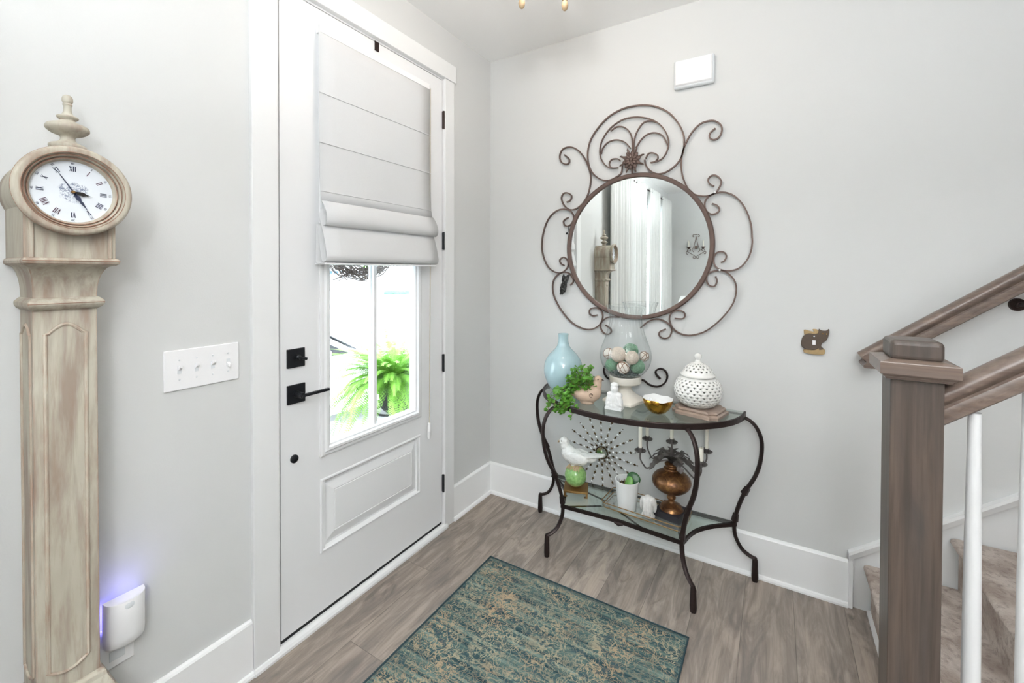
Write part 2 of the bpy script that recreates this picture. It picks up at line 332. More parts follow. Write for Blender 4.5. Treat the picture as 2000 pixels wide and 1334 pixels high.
# ---------------------------------------------------------------- mesh builders
def spl(pts, n=6, closed=False):
    P = [Vector(p) for p in pts]; out = []
    N = len(P); rng = range(N if closed else N - 1)
    for i in rng:
        if closed: a, b, c, d = P[(i - 1) % N], P[i], P[(i + 1) % N], P[(i + 2) % N]
        else: a, b, c, d = P[max(i - 1, 0)], P[i], P[i + 1], P[min(i + 2, N - 1)]
        for k in range(n):
            t = k / n
            out.append(0.5 * ((2 * b) + (c - a) * t + (2 * a - 5 * b + 4 * c - d) * t * t + (3 * b - a - 3 * c + d) * t ** 3))
    if not closed: out.append(P[-1])
    return out
class MB:
    def __init__(s): s.v = []; s.f = []; s.bv = 0
    def box(s, x0, x1, y0, y1, z0, z1, rot=0, c=None):
        i = len(s.v); pts = [(x, y, z) for x in (x0, x1) for y in (y0, y1) for z in (z0, z1)]
        if rot:
            cx, cy = c if c else ((x0 + x1) / 2, (y0 + y1) / 2)
            pts = [(cx + (x - cx) * cos(rot) - (y - cy) * sin(rot), cy + (x - cx) * sin(rot) + (y - cy) * cos(rot), z) for x, y, z in pts]
        s.v += pts
        for q in ((0, 1, 3, 2), (4, 6, 7, 5), (0, 4, 5, 1), (2, 3, 7, 6), (0, 2, 6, 4), (1, 5, 7, 3)): s.f.append(tuple(i + k for k in q))
        return s
    def tube(s, path, r, sec=8, up=None, sx=1.0, sy=1.0, closed=False, square=False):
        P = [Vector(p) for p in path]; N = len(P)
        rr = r if isinstance(r, (list, tuple)) else [r] * N
        i0 = len(s.v); nrm = None
        for k in range(N):
            if closed: T = P[(k + 1) % N] - P[(k - 1) % N]
            else: T = P[min(k + 1, N - 1)] - P[max(k - 1, 0)]
            if T.length < 1e-9: T = Vector((0, 0, 1))
            T.normalize()
            if up is not None:
                B = Vector(up); B = B - T * B.dot(T)
                if B.length < 1e-6: B = T.orthogonal()
                B.normalize(); Nn = B.cross(T)
            else:
                if nrm is None: nrm = T.orthogonal().normalized()
                nrm = nrm - T * nrm.dot(T)
                if nrm.length < 1e-6: nrm = T.orthogonal()
                nrm.normalize(); Nn = nrm; B = T.cross(Nn)
            for j in range(sec):
                a = 2 * pi * (j + (0.5 if square else 0)) / sec
                s.v.append(tuple(P[k] + Nn * cos(a) * rr[k] * sx + B * sin(a) * rr[k] * sy))
        for k in range(N if closed else N - 1):
            for j in range(sec):
                a = i0 + k * sec + j; b = i0 + k * sec + (j + 1) % sec
                c = i0 + ((k + 1) % N) * sec + (j + 1) % sec; d = i0 + ((k + 1) % N) * sec + j
                s.f.append((a, b, c, d))
        if not closed:
            s.f.append(tuple(i0 + j for j in range(sec))[::-1]); s.f.append(tuple(i0 + (N - 1) * sec + j for j in range(sec)))
        return s
    def sweep(s, path, prof, up=(0, 0, 1)):
        P = [Vector(p) for p in path]; N = len(P); n = len(prof); i0 = len(s.v); u = Vector(up)
        for k in range(N):
            T = (P[min(k + 1, N - 1)] - P[max(k - 1, 0)]).normalized(); B = (u - T * u.dot(T)).normalized(); A = T.cross(B)
            for a, b in prof: s.v.append(tuple(P[k] + A * a + B * b))
        for k in range(N - 1):
            for j in range(n): s.f.append((i0 + k * n + j, i0 + k * n + (j + 1) % n, i0 + (k + 1) * n + (j + 1) % n, i0 + (k + 1) * n + j))
        s.f.append(tuple(i0 + j for j in range(n))[::-1]); s.f.append(tuple(i0 + (N - 1) * n + j for j in range(n)))
        return s
    def lathe(s, prof, seg=32, c=(0, 0, 0), axis='z', flute=0, fa=0.0, fz=None, sc=(1, 1)):
        i0 = len(s.v); n = len(prof)
        for j in range(seg):
            a = 2 * pi * j / seg
            for k, (r, z) in enumerate(prof):
                q = r
                if flute: q = r * (1 + fa * (fz(z) if fz else 1) * cos(flute * a))
                x, y = q * cos(a) * sc[0], q * sin(a) * sc[1]
                if axis == 'z': p = (c[0] + x, c[1] + y, c[2] + z)
                elif axis == 'x': p = (c[0] + z, c[1] + x, c[2] + y)
                else: p = (c[0] + x, c[1] - z, c[2] + y)
                s.v.append(p)
        for j in range(seg):
            for k in range(n - 1):
                a = i0 + j * n + k; b = i0 + ((j + 1) % seg) * n + k
                if prof[k][0] < 1e-7 and prof[k + 1][0] < 1e-7: continue
                s.f.append((a, b, b + 1, a + 1))
        return s
    def ball(s, c, r, sy=None, sz=None, seg=20, rings=12, rot=None):
        i0 = len(s.v); rx, ry, rz = r, sy or r, sz or r
        mt = rot.to_matrix() if rot is not None else None
        def put(x, y, z):
            p = Vector((x, y, z))
            if mt: p = mt @ p
            s.v.append((c[0] + p.x, c[1] + p.y, c[2] + p.z))
        put(0, 0, rz)
        for i in range(1, rings):
            t = pi * i / rings
            for j in range(seg): a = 2 * pi * j / seg; put(rx * sin(t) * cos(a), ry * sin(t) * sin(a), rz * cos(t))
        put(0, 0, -rz); last = len(s.v) - 1
        for j in range(seg):
            s.f.append((i0, i0 + 1 + j, i0 + 1 + (j + 1) % seg))
            b = i0 + 1 + (rings - 2) * seg; s.f.append((last, b + (j + 1) % seg, b + j))
        for i in range(rings - 2):
            for j in range(seg):
                a = i0 + 1 + i * seg; s.f.append((a + j, a + seg + j, a + seg + (j + 1) % seg, a + (j + 1) % seg))
        return s
    def prism(s, poly, z0, z1, fr=None):
        """poly: 2-D outline; fr maps (a, b, h) to a 3-D point"""
        i = len(s.v); n = len(poly); fr = fr or (lambda a, b, h: (a, b, h))
        s.v += [tuple(fr(a, b, z0)) for a, b in poly] + [tuple(fr(a, b, z1)) for a, b in poly]
        s.f.append(tuple(range(i, i + n))[::-1]); s.f.append(tuple(range(i + n, i + 2 * n)))
        for k in range(n): s.f.append((i + k, i + (k + 1) % n, i + n + (k + 1) % n, i + n + k))
        return s
    def loft(s, rings, cap0=True, cap1=True):
        i = len(s.v); n = len(rings[0])
        for r in rings: s.v += [tuple(p) for p in r]
        for k in range(len(rings) - 1):
            for j in range(n): s.f.append((i + k * n + j, i + k * n + (j + 1) % n, i + (k + 1) * n + (j + 1) % n, i + (k + 1) * n + j))
        if cap0: s.f.append(tuple(i + j for j in range(n))[::-1])
        if cap1: s.f.append(tuple(i + (len(rings) - 1) * n + j for j in range(n)))
        return s
    def quad(s, a, b, c, d):
        i = len(s.v); s.v += [tuple(a), tuple(b), tuple(c), tuple(d)]; s.f.append((i, i + 1, i + 2, i + 3)); return s
    def build(s, name, mat, parent=None, smooth=False, bevel=0, seg=2, solid=0, remesh=0, angle=40, subsurf=0, local=False):
        off = Vector((0, 0, 0))
        if parent is not None and not local:
            q = parent
            while q is not None: off += q.location; q = q.parent
        me = bpy.data.meshes.new(name)
        me.from_pydata([tuple(Vector(p) - off) for p in s.v], [], s.f)
        bm = bmesh.new(); bm.from_mesh(me); bmesh.ops.remove_doubles(bm, verts=bm.verts, dist=1e-6)
        bmesh.ops.recalc_face_normals(bm, faces=bm.faces); bm.to_mesh(me); bm.free()
        me.materials.append(MT[mat] if isinstance(mat, str) else mat)
        o = bpy.data.objects.new(name, me); COL.objects.link(o)
        if parent is not None: o.parent = parent
        if smooth:
            me.polygons.foreach_set('use_smooth', [True] * len(me.polygons))
            if not remesh and angle < 180: me.set_sharp_from_angle(angle=R(angle))
        if remesh:
            m = o.modifiers.new('fuse', 'REMESH'); m.mode = 'VOXEL'; m.voxel_size = remesh; m.use_smooth_shade = True
            m = o.modifiers.new('soften', 'SMOOTH'); m.iterations = 4; m.factor = 0.6
        if solid: m = o.modifiers.new('thickness', 'SOLIDIFY'); m.thickness = solid; m.offset = 0
        if bevel: m = o.modifiers.new('bevel', 'BEVEL'); m.width = bevel; m.segments = seg; m.limit_method = 'ANGLE'; m.angle_limit = R(35)
        if subsurf: m = o.modifiers.new('sub', 'SUBSURF'); m.levels = subsurf; m.render_levels = subsurf
        return o
def tag(o, label, cat, group=None):
    o['label'] = label; o['category'] = cat
    if group: o['group'] = group
    return o
def thing(name, loc, label, cat, group=None, rz=0):
    o = bpy.data.objects.new(name, None); COL.objects.link(o); o.location = loc; o.rotation_euler = (0, 0, rz)
    o.empty_display_size = 0.05
    return tag(o, label, cat, group)
def struct(o, label=None):
    o['kind'] = 'structure'
    if label: o['label'] = label
    return o
def dup(o, parent=None):
    c = o.copy(); COL.objects.link(c); c.parent = parent
    for ch in list(o.children): dup(ch, c)
    return c

# ================================================================ THE ROOM
DL, DR, DT = -1.384, -0.470, 2.452      # door leaf: latch side, hinge side, head
HC = 2.743
RX, RY = 5.0, -5.35                     # right and rear walls
# left wall (holds the front door and, behind the camera, the curtained window)
w = MB()
w.box(-.13, 0, DR + .014, .12, 0, HC); w.box(-.13, 0, -2.75, DL - .014, 0, HC); w.box(-.13, 0, DL - .014, DR + .014, DT + .016, HC)
w.box(-.13, 0, RY - .12, -4.95, 0, HC); w.box(-.13, 0, -4.95, -2.75, 0, .55); w.box(-.13, 0, -4.95, -2.75, 2.35, HC)
struct(w.build('wall_left', 'wall'), 'light grey wall with the white front door in it')
struct(MB().box(0, RX, 0, .12, 0, HC).box(2.6, RX, 0, .12, HC, 5.2).build('wall_back', 'wall'), 'light grey wall behind the half-moon table and the stairs')
struct(MB().box(-.13, RX + .12, RY - .12, RY, 0, HC).build('wall_rear', 'wall'), 'grey wall seen in the mirror, with the candle sconce')
struct(MB().box(RX, RX + .12, RY, .12, 0, HC).box(RX, RX + .12, -1.1, .12, HC, 5.2).build('wall_right', 'wall'))
struct(MB().box(-.13, RX, RY, -1.1, HC, HC + .1).box(-.13, 2.6, -1.1, .12, HC, HC + .1).build('ceiling', 'ceiling'), 'white ceiling')
struct(MB().box(2.5, RX, -1.2, -1.1, HC, 5.2).box(2.6, 2.7, -1.1, 0, HC, 5.2).box(2.5, RX, -1.1, .12, 5.2, 5.3).build('wall_stairwell', 'wall'))
struct(MB().box(-.012, RX, RY, 0, -.03, 0).build('floor', 'floor'), 'grey-brown wood plank floor')
# baseboards with shoe moulding (profile: distance from wall, height)
BBP = [(0, 0), (.026, 0), (.026, .008), (.022, .016), (.014, .019), (.014, .186), (.010, .192), (.004, .196), (0, .196)]
def base_run(name, a, b, nx, ny, label):
    m = MB(); ring = []
    for p in (a, b): ring.append([(p[0] + nx * d, p[1] + ny * d, z) for d, z in BBP])
    m.loft(ring); return struct(m.build(name, 'baseboard'), label)
base_run('baseboard_back', (0.0, 0), (1.834, 0), 0, -1, 'tall white baseboard below the table')
base_run('baseboard_left', (0, -.387), (0, 0), 1, 0, 'short white baseboard between door casing and corner')
base_run('baseboard_front', (0, RY), (0, -1.492), 1, 0, 'white baseboard left of the door casing, under the switches')
base_run('baseboard_rear', (0, RY), (RX, RY), 0, 1, 'white baseboard of the rear wall')
base_run('baseboard_right', (RX, RY), (RX, -1.0), -1, 0, 'white baseboard of the right wall')
# door casing and jamb
c = MB()
c.box(0, .019, -1.490, -1.398, 0, 2.462); c.box(0, .019, -.4655, -.389, 0, 2.462)
struct(c.build('trim_1', 'trim', bevel=.002), 'flat white casing boards either side of the door')
struct(MB().box(0, .026, -1.503, -.381, 2.462, 2.553).build('trim_2', 'trim', bevel=.002), 'white header board above the door')
j = MB(); j.box(-.13, 0.002, -1.398, -1.3865, 0, 2.466).box(-.13, 0.002, -.4675, -.456, 0, 2.466).box(-.13, .002, -1.398, -.456, 2.4545, 2.466)
j.box(-.075, -.05, -1.3865, -1.374, 0.03, 2.45).box(-.075, -.05, -.48, -.4675, 0.03, 2.45).box(-.075, -.05, -1.38, -.47, 2.442, 2.4545)
struct(j.build('trim_3', 'trim'), 'white door jamb')
s_ = MB(); s_.box(-.13, .004, -1.386, -.468, -.002, .022); struct(s_.build('trim_4', 'trim', bevel=.004), 'white door sill')
sh = MB(); sh.loft([[(x, y, z) for x, z in ((.004, 0), (.03, 0), (.03, .010), (.024, .019), (.010, .024), (.004, .024))] for y in (-1.492, -.452)])
struct(sh.build('trim_5', 'trim'), 'white strip where the floor meets the door sill')

# ---------------------------------------------------------------- the front door
door = thing('door_1', (0, -.927, .036), 'white front door with a glass light, square black hardware and a raised panel', 'door')
door['kind'] = 'structure'
GY0, GY1, GZ0, GZ1 = -1.193, -.668, .692, 2.36
m = MB()
m.box(-.046, 0, DL + .002, GY0 - .004, .036, DT); m.box(-.046, 0, GY1 + .004, DR - .002, .036, DT)
m.box(-.046, 0, GY0 - .004, GY1 + .004, GZ1 + .004, DT)
PY0, PY1, PZ0, PZ1 = -1.220, -.641, .272, .573
m.box(-.046, 0, GY0 - .004, GY1 + .004, .572, GZ0 - .004)
m.box(-.046, 0, GY0 - .004, GY1 + .004, .036, .272); m.box(-.046, -.012, PY0, PY1, .272, .573)
m.build('door_leaf', 'door', door)
# raised panel moulding
p = MB()
def frame_ring(y0, y1, z0, z1, x): return [(x, y0, z0), (x, y1, z0), (x, y1, z1), (x, y0, z1)]
prof = [(0, 0), (.003, .004), (.008, .0045), (.012, .001), (.020, -.0095), (.027, -.0105), (.030, -.010), (.058, -.001), (.064, .0005), (.067, -.0015), (.070, .0005)]
p.v = []; rings = [frame_ring(PY0 + d, PY1 - d, PZ0 + d, PZ1 - d, x) for d, x in prof]
p.loft(rings, False, True); p.build('raised_panel', 'door', door)
# window surround (moulded frame standing proud)
g = MB(); prof = [(-.014, 0.0), (-.014, .006), (-.008, .0085), (.002, .0085), (.008, .0175), (.018, .0175), (.024, .009), (.030, .007), (.034, -.004), (.034, -.030)]
rings = [frame_ring(GY0 - .014 + d, GY1 + .014 - d, GZ0 - .014 + d, GZ1 + .014 - d, x) for d, x in prof]
i0 = len(g.v)
for r in rings: g.v += r
for k in range(len(rings) - 1):
    for q in range(4): g.f.append((k * 4 + q, k * 4 + (q + 1) % 4, (k + 1) * 4 + (q + 1) % 4, (k + 1) * 4 + q))
g.build('window_frame', 'door', door)
MB().box(-.028, -.022, GY0, GY1, GZ0, GZ1).build('window_pane', 'pane', door)
MB().box(-.022, -.006, -.939, -.921, GZ0 + .012, GZ1 - .012).box(-.044, -.028, -.939, -.921, GZ0, GZ1).build('muntin', 'door', door, bevel=.003)
MB().box(-.045, -.002, DL + .002, DR - .002, .0225, .0365).build('bottom_sweep', 'rubber', door)
for z in (2.237, 1.579, .912, .248):
    h = MB(); h.lathe([(0, -.048), (.0062, -.048), (.0062, .048), (0, .048)], 12, (.008, -.4685, z)); h.box(0, .0035, -.472, -.4660, z - .045, z + .045)
    ho = h.build('hinge', 'bronze_hinge' if z > 2 else 'black', door, smooth=True); ho['label'] = 'dark metal hinge'
lk = MB(); lk.box(0, .008, -1.359, -1.288, 1.047, 1.118)
o = lk.build('deadbolt_plate', 'black', door, bevel=.0015); o['label'] = 'square black deadbolt plate'
tl = MB(); tl.lathe([(0, 0), (.011, 0), (.010, .014), (.006, .018), (.006, .03), (0, .03)], 16, (.008, -1.322, 1.086), 'x')
tl.tube([(.034, -1.330, 1.088), (.037, -1.300, 1.079)], [.0045, .0055], 8); tl.build('thumb_turn', 'black', o, smooth=True)
lk = MB(); lk.box(0, .008, -1.359, -1.287, .910, .982); o = lk.build('lever_plate', 'black', door, bevel=.0015); o['label'] = 'square black lever plate'
tl = MB(); tl.lathe([(0, 0), (.0135, 0), (.012, .03), (.010, .046), (0, .046)], 16, (.008, -1.325, .946), 'x')
tl.box(.044, .056, -1.336, -1.214, .940, .951); tl.build('lever', 'black', o, bevel=.0015)
tl = MB(); tl.lathe([(0, 0), (.0155, 0), (.0155, .006), (.010, .010), (0, .010)], 20, (0, -1.330, .699), 'x')
o = tl.build('round_button', 'black', door, smooth=True); o['label'] = 'small round black plate low on the door'

# ---------------------------------------------------------------- roman shade on the door
sd = thing('roman_shade', (.03, -.915, 1.445), 'white linen roman shade half lowered over the door glass', 'window shade')
ya, yb = -1.236, -.594
def strip(prof, y0, y1, name, parent, mat='shade', solid=.0022):
    m = MB(); n = len(prof)
    ys = [y0 + (y1 - y0) * k / 8 for k in range(9)]
    for y in ys: m.v += [(x, y, z) for x, z in prof]
    for k in range(8):
        for q in range(n - 1): m.f.append((k * n + q, k * n + q + 1, (k + 1) * n + q + 1, (k + 1) * n + q))
    return m.build(name, mat, parent, smooth=True, solid=solid, angle=70)
flat = [(.022, 2.378), (.023, 2.30), (.024, 2.115), (.025, 1.92), (.030, 1.728), (.038, 1.69)]
strip(flat, ya, yb, 'flat_panel', sd)
f1 = spl([(.038, 1.69, 0), (.052, 1.672, 0), (.068, 1.640, 0), (.071, 1.612, 0), (.060, 1.594, 0), (.044, 1.596, 0), (.034, 1.615, 0), (.030, 1.66, 0)], 4)
strip([(q[0], q[1]) for q in f1], ya, yb + .008, 'upper_fold', sd)
f2 = spl([(.030, 1.640, 0), (.044, 1.600, 0), (.062, 1.55, 0), (.076, 1.495, 0), (.080, 1.466, 0), (.070, 1.452, 0), (.050, 1.456, 0), (.034, 1.52, 0), (.026, 1.60, 0)], 4)
strip([(q[0], q[1]) for q in f2], ya - .008, yb, 'lower_fold', sd)
strip([(.024, 1.60), (.020, 1.53), (.018, 1.45), (.022, 1.442), (.068, 1.444)], ya - .012, yb - .004, 'lining', sd)
for z, x in ((2.115, .0265), (1.92, .0275), (1.728, .032)):
    MB().tube([(x, ya, z), (x, yb, z)], .0022, 6).build('seam', 'shade', sd)
MB().box(.012, .070, ya - .01, yb - .004, 1.438, 1.4455).build('bottom_rail', 'plastic', sd, bevel=.002)
MB().box(0.001, .026, ya + .004, yb - .004, 2.352, 2.380).build('head_rail', 'plastic', sd, bevel=.002)
MB().tube([(.026, -.592, 2.36), (.026, -.593, 1.40), (.026, -.602, .625)], .0011, 5).tube([(.030, -.603, 2.2), (.030, -.602, 1.40), (.030, -.608, .625)], .0011, 5).build('pull_cord', 'cord', sd)
ts = MB(); ts.lathe([(0, 0), (.006, .002), (.009, .012), (.0095, .06), (.007, .082), (0, .084)], 14, (.028, -.606, .542)); ts.build('cord_weight', 'plastic', sd, smooth=True)

# ---------------------------------------------------------------- twig wreath outside + hook
wr = thing('twig_wreath', (-.10, -.925, 1.60), 'grey-brown twig wreath hanging outside the door glass', 'wreath')
m = MB()
for k in range(170):
    a0 = random.uniform(0, 2 * pi); ln = random.uniform(1.2, 3.4); ro = random.uniform(.165, .225); xo = random.uniform(-.035, .03)
    w1, w2 = random.uniform(.006, .022), random.uniform(3, 9)
    pts = []
    for q in range(15):
        a = a0 + ln * q / 14; rr_ = ro + w1 * sin(w2 * a + k) + (.02 * (q / 14) ** 4 if k % 3 == 0 else 0)
        pts.append((-.10 + xo * cos(a * 1.5 + k), -.925 + rr_ * cos(a), 1.60 + rr_ * sin(a)))
    m.tube(pts, random.uniform(.0010, .0022), 5)
for k in range(60):
    a = random.uniform(pi, 2 * pi); p0 = Vector((-.10, -.925 + .19 * cos(a), 1.60 + .19 * sin(a)))
    d = Vector((random.uniform(-.2, .2), cos(a - .9), sin(a - .9))) * random.uniform(.06, .13)
    m.tube([p0, p0 + d * .5 + Vector((0, .005, 0)), p0 + d], [.0018, .0013, .0008], 5)
m.build('twigs', 'twig', wr)
m = MB()
for k in range(22):
    p0 = Vector((-.11, -.90 + random.uniform(-.04, .05), 1.425 + random.uniform(-.02, .03)))
    d = Vector((random.uniform(-.5, .5), random.uniform(-1, 1), random.uniform(.2, 1))).normalized() * .035; e = d.cross(Vector((1, .2, 0))).normalized() * .008
    m.quad(p0, p0 + d * .5 + e, p0 + d, p0 + d * .5 - e)
m.build('greenery', 'fern', wr)
m = MB(); m.box(.002, .0045, -.940, -.916, 2.412, 2.4545); m.box(-.050, .0045, -.940, -.916, 2.4525, 2.4535); m.box(-.0505, -.048, -.940, -.916, 1.80, 2.4535)
tag(m.build('wreath_hanger', 'bronze_hinge', bevel=.0008), 'dark metal wreath hanger hooked over the top of the door', 'hook')

# ================================================================ STAIRS
NOS, RUN, RIS = 1.884, .2585, .193
SY0, SY1 = -.965, -.020
N = 10
st = thing('staircase', (2.4, -.5, 0), 'staircase with taupe carpet rising along the grey wall', 'stairs')
for k in range(N):
    x = 1.908 + RUN * k; z = .205 + RIS * k - (.0 if k else 0)
    ri = .0 + RIS * k
    nose = [(x + RUN + .02, z - .034), (x + .006, z - .036), (x - .016, z - .030), (x - .026, z - .016), (x - .022, z - .004), (x - .010, z), (x + RUN + .02, z)]
    m = MB(); m.loft([[(a, y, b) for a, b in nose] for y in (SY0 if k else -.852, SY1)])
    if not k: m.box(1.896, x + RUN + .02, SY0, -.852, z - .036, z)
    m.build('carpeted_tread', 'carpet', st, smooth=True, bevel=.004)
    m = MB(); m.box(x, x + .03, SY0, SY1, z - RIS if k else .016, z - .034); m.build('carpeted_riser', 'carpet', st)
m = MB(); m.box(1.896, 1.908, SY0, SY1, 0, .016); m.build('shoe_strip', 'trim', st)
pl = [(1.93, 0.0)]
for k in range(N): pl += [(1.93 + RUN * k, .165 + RIS * k), (1.93 + RUN * (k + 1), .165 + RIS * k)]
pl += [(1.93 + RUN * N, 0)]
m = MB(); m.prism(pl, -.985, -.966, lambda a, b, h: (a, h, b)); m.build('outer_stringer', 'trim', st)
# skirt board on the wall
sl = .765
struct(MB().prism([(1.834, 0), (1.834, .232), (4.4, .232 + sl * (4.4 - 1.834)), (4.4, 1.4), (2.1, 0)], -.006, -.0005, lambda a, b, h: (a, h, b)).build('trim_6', 'trim'), 'white skirt board along the stairs')
cp = MB(); n_ = Vector((-sl, 1)).normalized() if False else None
cp.loft([[(x, -.0005, z), (x, -.026, z), (x, -.028, z - .012), (x, -.022, z - .036), (x, -.0005, z - .042)] for x, z in ((1.834, .235), (4.4, .235 + sl * 2.566))])
struct(cp.build('trim_7', 'trim'), 'sloping white cap moulding above the stairs')
struct(MB().box(1.834, 1.850, -.022, -.0005, 0, .215).build('trim_8', 'trim', bevel=.002), 'short upright white trim where the baseboard meets the stairs')
# newel post
nw = thing('newel_post', (1.846, -.902, 0), 'square grey-brown wooden newel post with stepped cap', 'newel post')
NX, NY, NH = 1.8455, -.902, .0475
m = MB(); m.box(NX - NH, NX + NH, NY - NH, NY + NH, 0, 1.160); m.build('post', 'newel', nw, bevel=.0015)
m = MB()
def sq(h, z): return [(NX - h, NY - h, z), (NX + h, NY - h, z), (NX + h, NY + h, z), (NX - h, NY + h, z)]
m.loft([sq(.050, 1.158), sq(.0585, 1.160), sq(.0600, 1.165), sq(.0635, 1.166), sq(.0650, 1.171), sq(.0700, 1.172), sq(.0705, 1.174), sq(.0705, 1.199), sq(.0695, 1.201), sq(.049, 1.2065), sq(.040, 1.207)])
m.build('cap_plate', 'rail', nw)
m = MB(); m.box(NX - NH - .001, NX + NH + .001, NY - NH - .002, NY + NH + .002, 1.203, 1.252); m.build('cap_block', 'newel', nw, bevel=.012, seg=4)
# rails
RH = [(.024, -.034), (.0285, -.030), (.0285, -.021), (.0255, -.018), (.0200, -.014), (.0165, -.007), (.0170, -.001), (.0220, .005), (.0280, .009), (.0310, .015), (.0312, .022), (.0275, .029), (.0190, .0345), (.0095, .0375)]
RP = RH + [(0, .0385)] + [(-a, b) for a, b in reversed(RH)]
def rz_(x, x0, z0, s=.768): return z0 + s * (x - x0)
hr = thing('wall_handrail', (1.86, -.085, 1.06), 'brown wooden handrail fixed to the wall above the stairs', 'handrail')
m = MB(); m.sweep([(1.868, -.085, rz_(1.868, 1.935, 1.110)), (4.3, -.085, rz_(4.3, 1.935, 1.110))], RP); m.build('rail', 'rail', hr, smooth=True, angle=30)
m = MB(); m.sweep([(1.885, -.118, rz_(1.885, 1.935, 1.100)), (1.885, -.005, rz_(1.885, 1.935, 1.100))], [(a * .8, b * .8) for a, b in RP]); m.build('rail_return', 'rail', hr, smooth=True, angle=30)
def brk(x):
    z = rz_(x, 1.935, 1.110)
    m = MB(); m.lathe([(0, 0), (.024, 0), (.022, .010), (.012, .016), (.010, .026), (0, .028)], 18, (x, 0, z - .105), 'y')
    m.tube([(x, -.02, z - .105), (x, -.06, z - .10), (x, -.083, z - .08), (x, -.085, z - .045)], .007, 8); m.box(x - .03, x + .03, -.098, -.072, z - .048, z - .042)
    return m.build('rail_bracket', 'bronze_hinge', hr, smooth=True)
brk(2.315); brk(3.6)
lr = thing('stair_banister', (1.90, -.90, 1.09), 'brown wooden banister rail joining the newel post', 'handrail')
m = MB(); m.sweep([(1.858, -.90, rz_(1.858, 1.893, 1.094)), (4.2, -.90, rz_(4.2, 1.893, 1.094))], RP); m.build('rail', 'rail', lr, smooth=True, angle=30)
bl0 = None
k = 0
for t_ in range(8):
    for q in range(3):
        x = 1.956 + RUN * t_ + .080 * q + (.006 if q else 0)
        if k >= 5: continue
        if bl0 is None:
            bz = thing('baluster', (x, -.90, .205), '', 'baluster', 'round white balusters of the stair railing')
            pr_ = [(0, 0), (.017, 0), (.017, .02), (.0165, .25), (.0155, .45), (.013, .70), (.0115, .80), (.0115, .86), (0, .86)]
            MB().lathe(pr_, 20, (0, 0, 0)).build('spindle', 'trim', bz, smooth=True, local=True); bl0 = bz; b = bz
        else: b = dup(bl0)
        zt = .205 + RIS * t_
        b.location = (x, -.90, zt)
        top = rz_(x, 1.893, 1.094) - .044 / cos(atan2(.768, 1)) * 0.78 - .010
        b.scale = (1, 1, (top - zt + .0) / .86)
        k += 1
        b['label'] = ['slender round white baluster nearest the newel post', 'white baluster cut by the right edge, second from the newel post', 'third white baluster from the newel post', 'fourth white baluster from the newel post', 'fifth and highest white baluster from the newel post'][k - 1]

# ================================================================ THINGS ON THE LEFT WALL
sw = thing('switch_plate', (.0, -1.635, 1.11), 'white four-gang light switch plate beside the door casing', 'light switch')
m = MB(); m.box(0, .006, -1.741, -1.529, 1.047, 1.171); m.build('plate', 'plastic', sw, bevel=.0035, seg=3)
for n_, y in enumerate((-1.701, -1.655, -1.609, -1.563)):
    up_ = n_ != 3
    m = MB(); m.box(.006, .0068, y - .0055, y + .0055, 1.097, 1.121); so = m.build('toggle_slot', 'plastic_side', sw)
    m = MB(); zc = 1.113 if up_ else 1.105; dz = .007 if up_ else -.006
    m.loft([[(.0065, y - .0045, zc - .006), (.0065, y + .0045, zc - .006), (.0065, y + .0045, zc + .006), (.0065, y - .0045, zc + .006)], [(.019, y - .0035, zc + dz - .0035), (.019, y + .0035, zc + dz - .0035), (.019, y + .0035, zc + dz + .0035), (.019, y - .0035, zc + dz + .0035)]])
    m.build('toggle', 'plastic', sw, bevel=.001)
    for zz in (1.139, 1.079):
        m = MB(); m.lathe([(0, 0), (.0028, 0), (.0022, .0012), (0, .0014)], 10, (.006, y, zz), 'x'); m.box(.0068, .0076, y - .0022, y + .0022, zz - .0004, zz + .0004); m.build('screw', 'plastic_side', sw)
NYc, NZo = -1.842, -.010
nl = thing('plug_in_diffuser', (0, NYc, .39), 'white curved plug-in night light glowing blue beside the clock', 'night light')
m = MB(); n = 14; pr2 = []
for k in range(n + 1):
    a = pi * k / n; pr2.append((.016 + .046 * sin(a) ** .8, NYc - .045 * cos(a)))
rings = []
for z, s_c, xo in ((.392, .45, 0), (.396, .72, 0), (.405, .9, 0), (.425, 1, 0), (.47, 1, 0), (.520, 1, .002), (.5235, .985, .001)):
    rings.append([((x - .016) * s_c + .016 + xo, NYc + (y - NYc) * (.72 + .28 * s_c), z + NZo) for x, y in pr2])
m.loft(rings); m.build('cover', 'plastic', nl, smooth=True, angle=60)
m = MB(); m.box(.0, .013, NYc - .036, NYc + .036, .400 + NZo, .500 + NZo); m.build('back_case', 'plastic_side', nl, bevel=.003)
m = MB(); m.box(.0135, .0155, NYc - .037, NYc + .037, .470 + NZo, .519 + NZo); m.build('glow_strip', 'glow_blue', nl)
MB().ball((.0622, NYc, .512 + NZo), .0022, .011, .010, 24, 12).build('finger_notch', 'plastic_side', nl, smooth=True)
lt = bpy.data.lights.new('diffuser_glow', 'AREA'); lt.energy = .045; lt.color = (.22, .2, 1); lt.size = .08; lt.shape = 'RECTANGLE'; lt.size_y = .02
lo = bpy.data.objects.new('diffuser_glow', lt); COL.objects.link(lo); lo.location = (.046, NYc, .512); lo.rotation_euler = (Vector((-.75, 0, 1))).to_track_quat('-Z', 'X').to_euler()
lt = bpy.data.lights.new('diffuser_side_glow', 'AREA'); lt.energy = .026; lt.color = (.22, .2, 1); lt.size = .07; lt.shape = 'RECTANGLE'; lt.size_y = .012
lo = bpy.data.objects.new('diffuser_side_glow', lt); COL.objects.link(lo); lo.location = (.0145, NYc - .039, .465); lo.rotation_euler = Vector((-.8, -1, 0)).to_track_quat('-Z', 'X').to_euler()
op = thing('outlet_plate', (0, -1.853, .375), 'white wall outlet plate behind the plug-in night light', 'outlet')
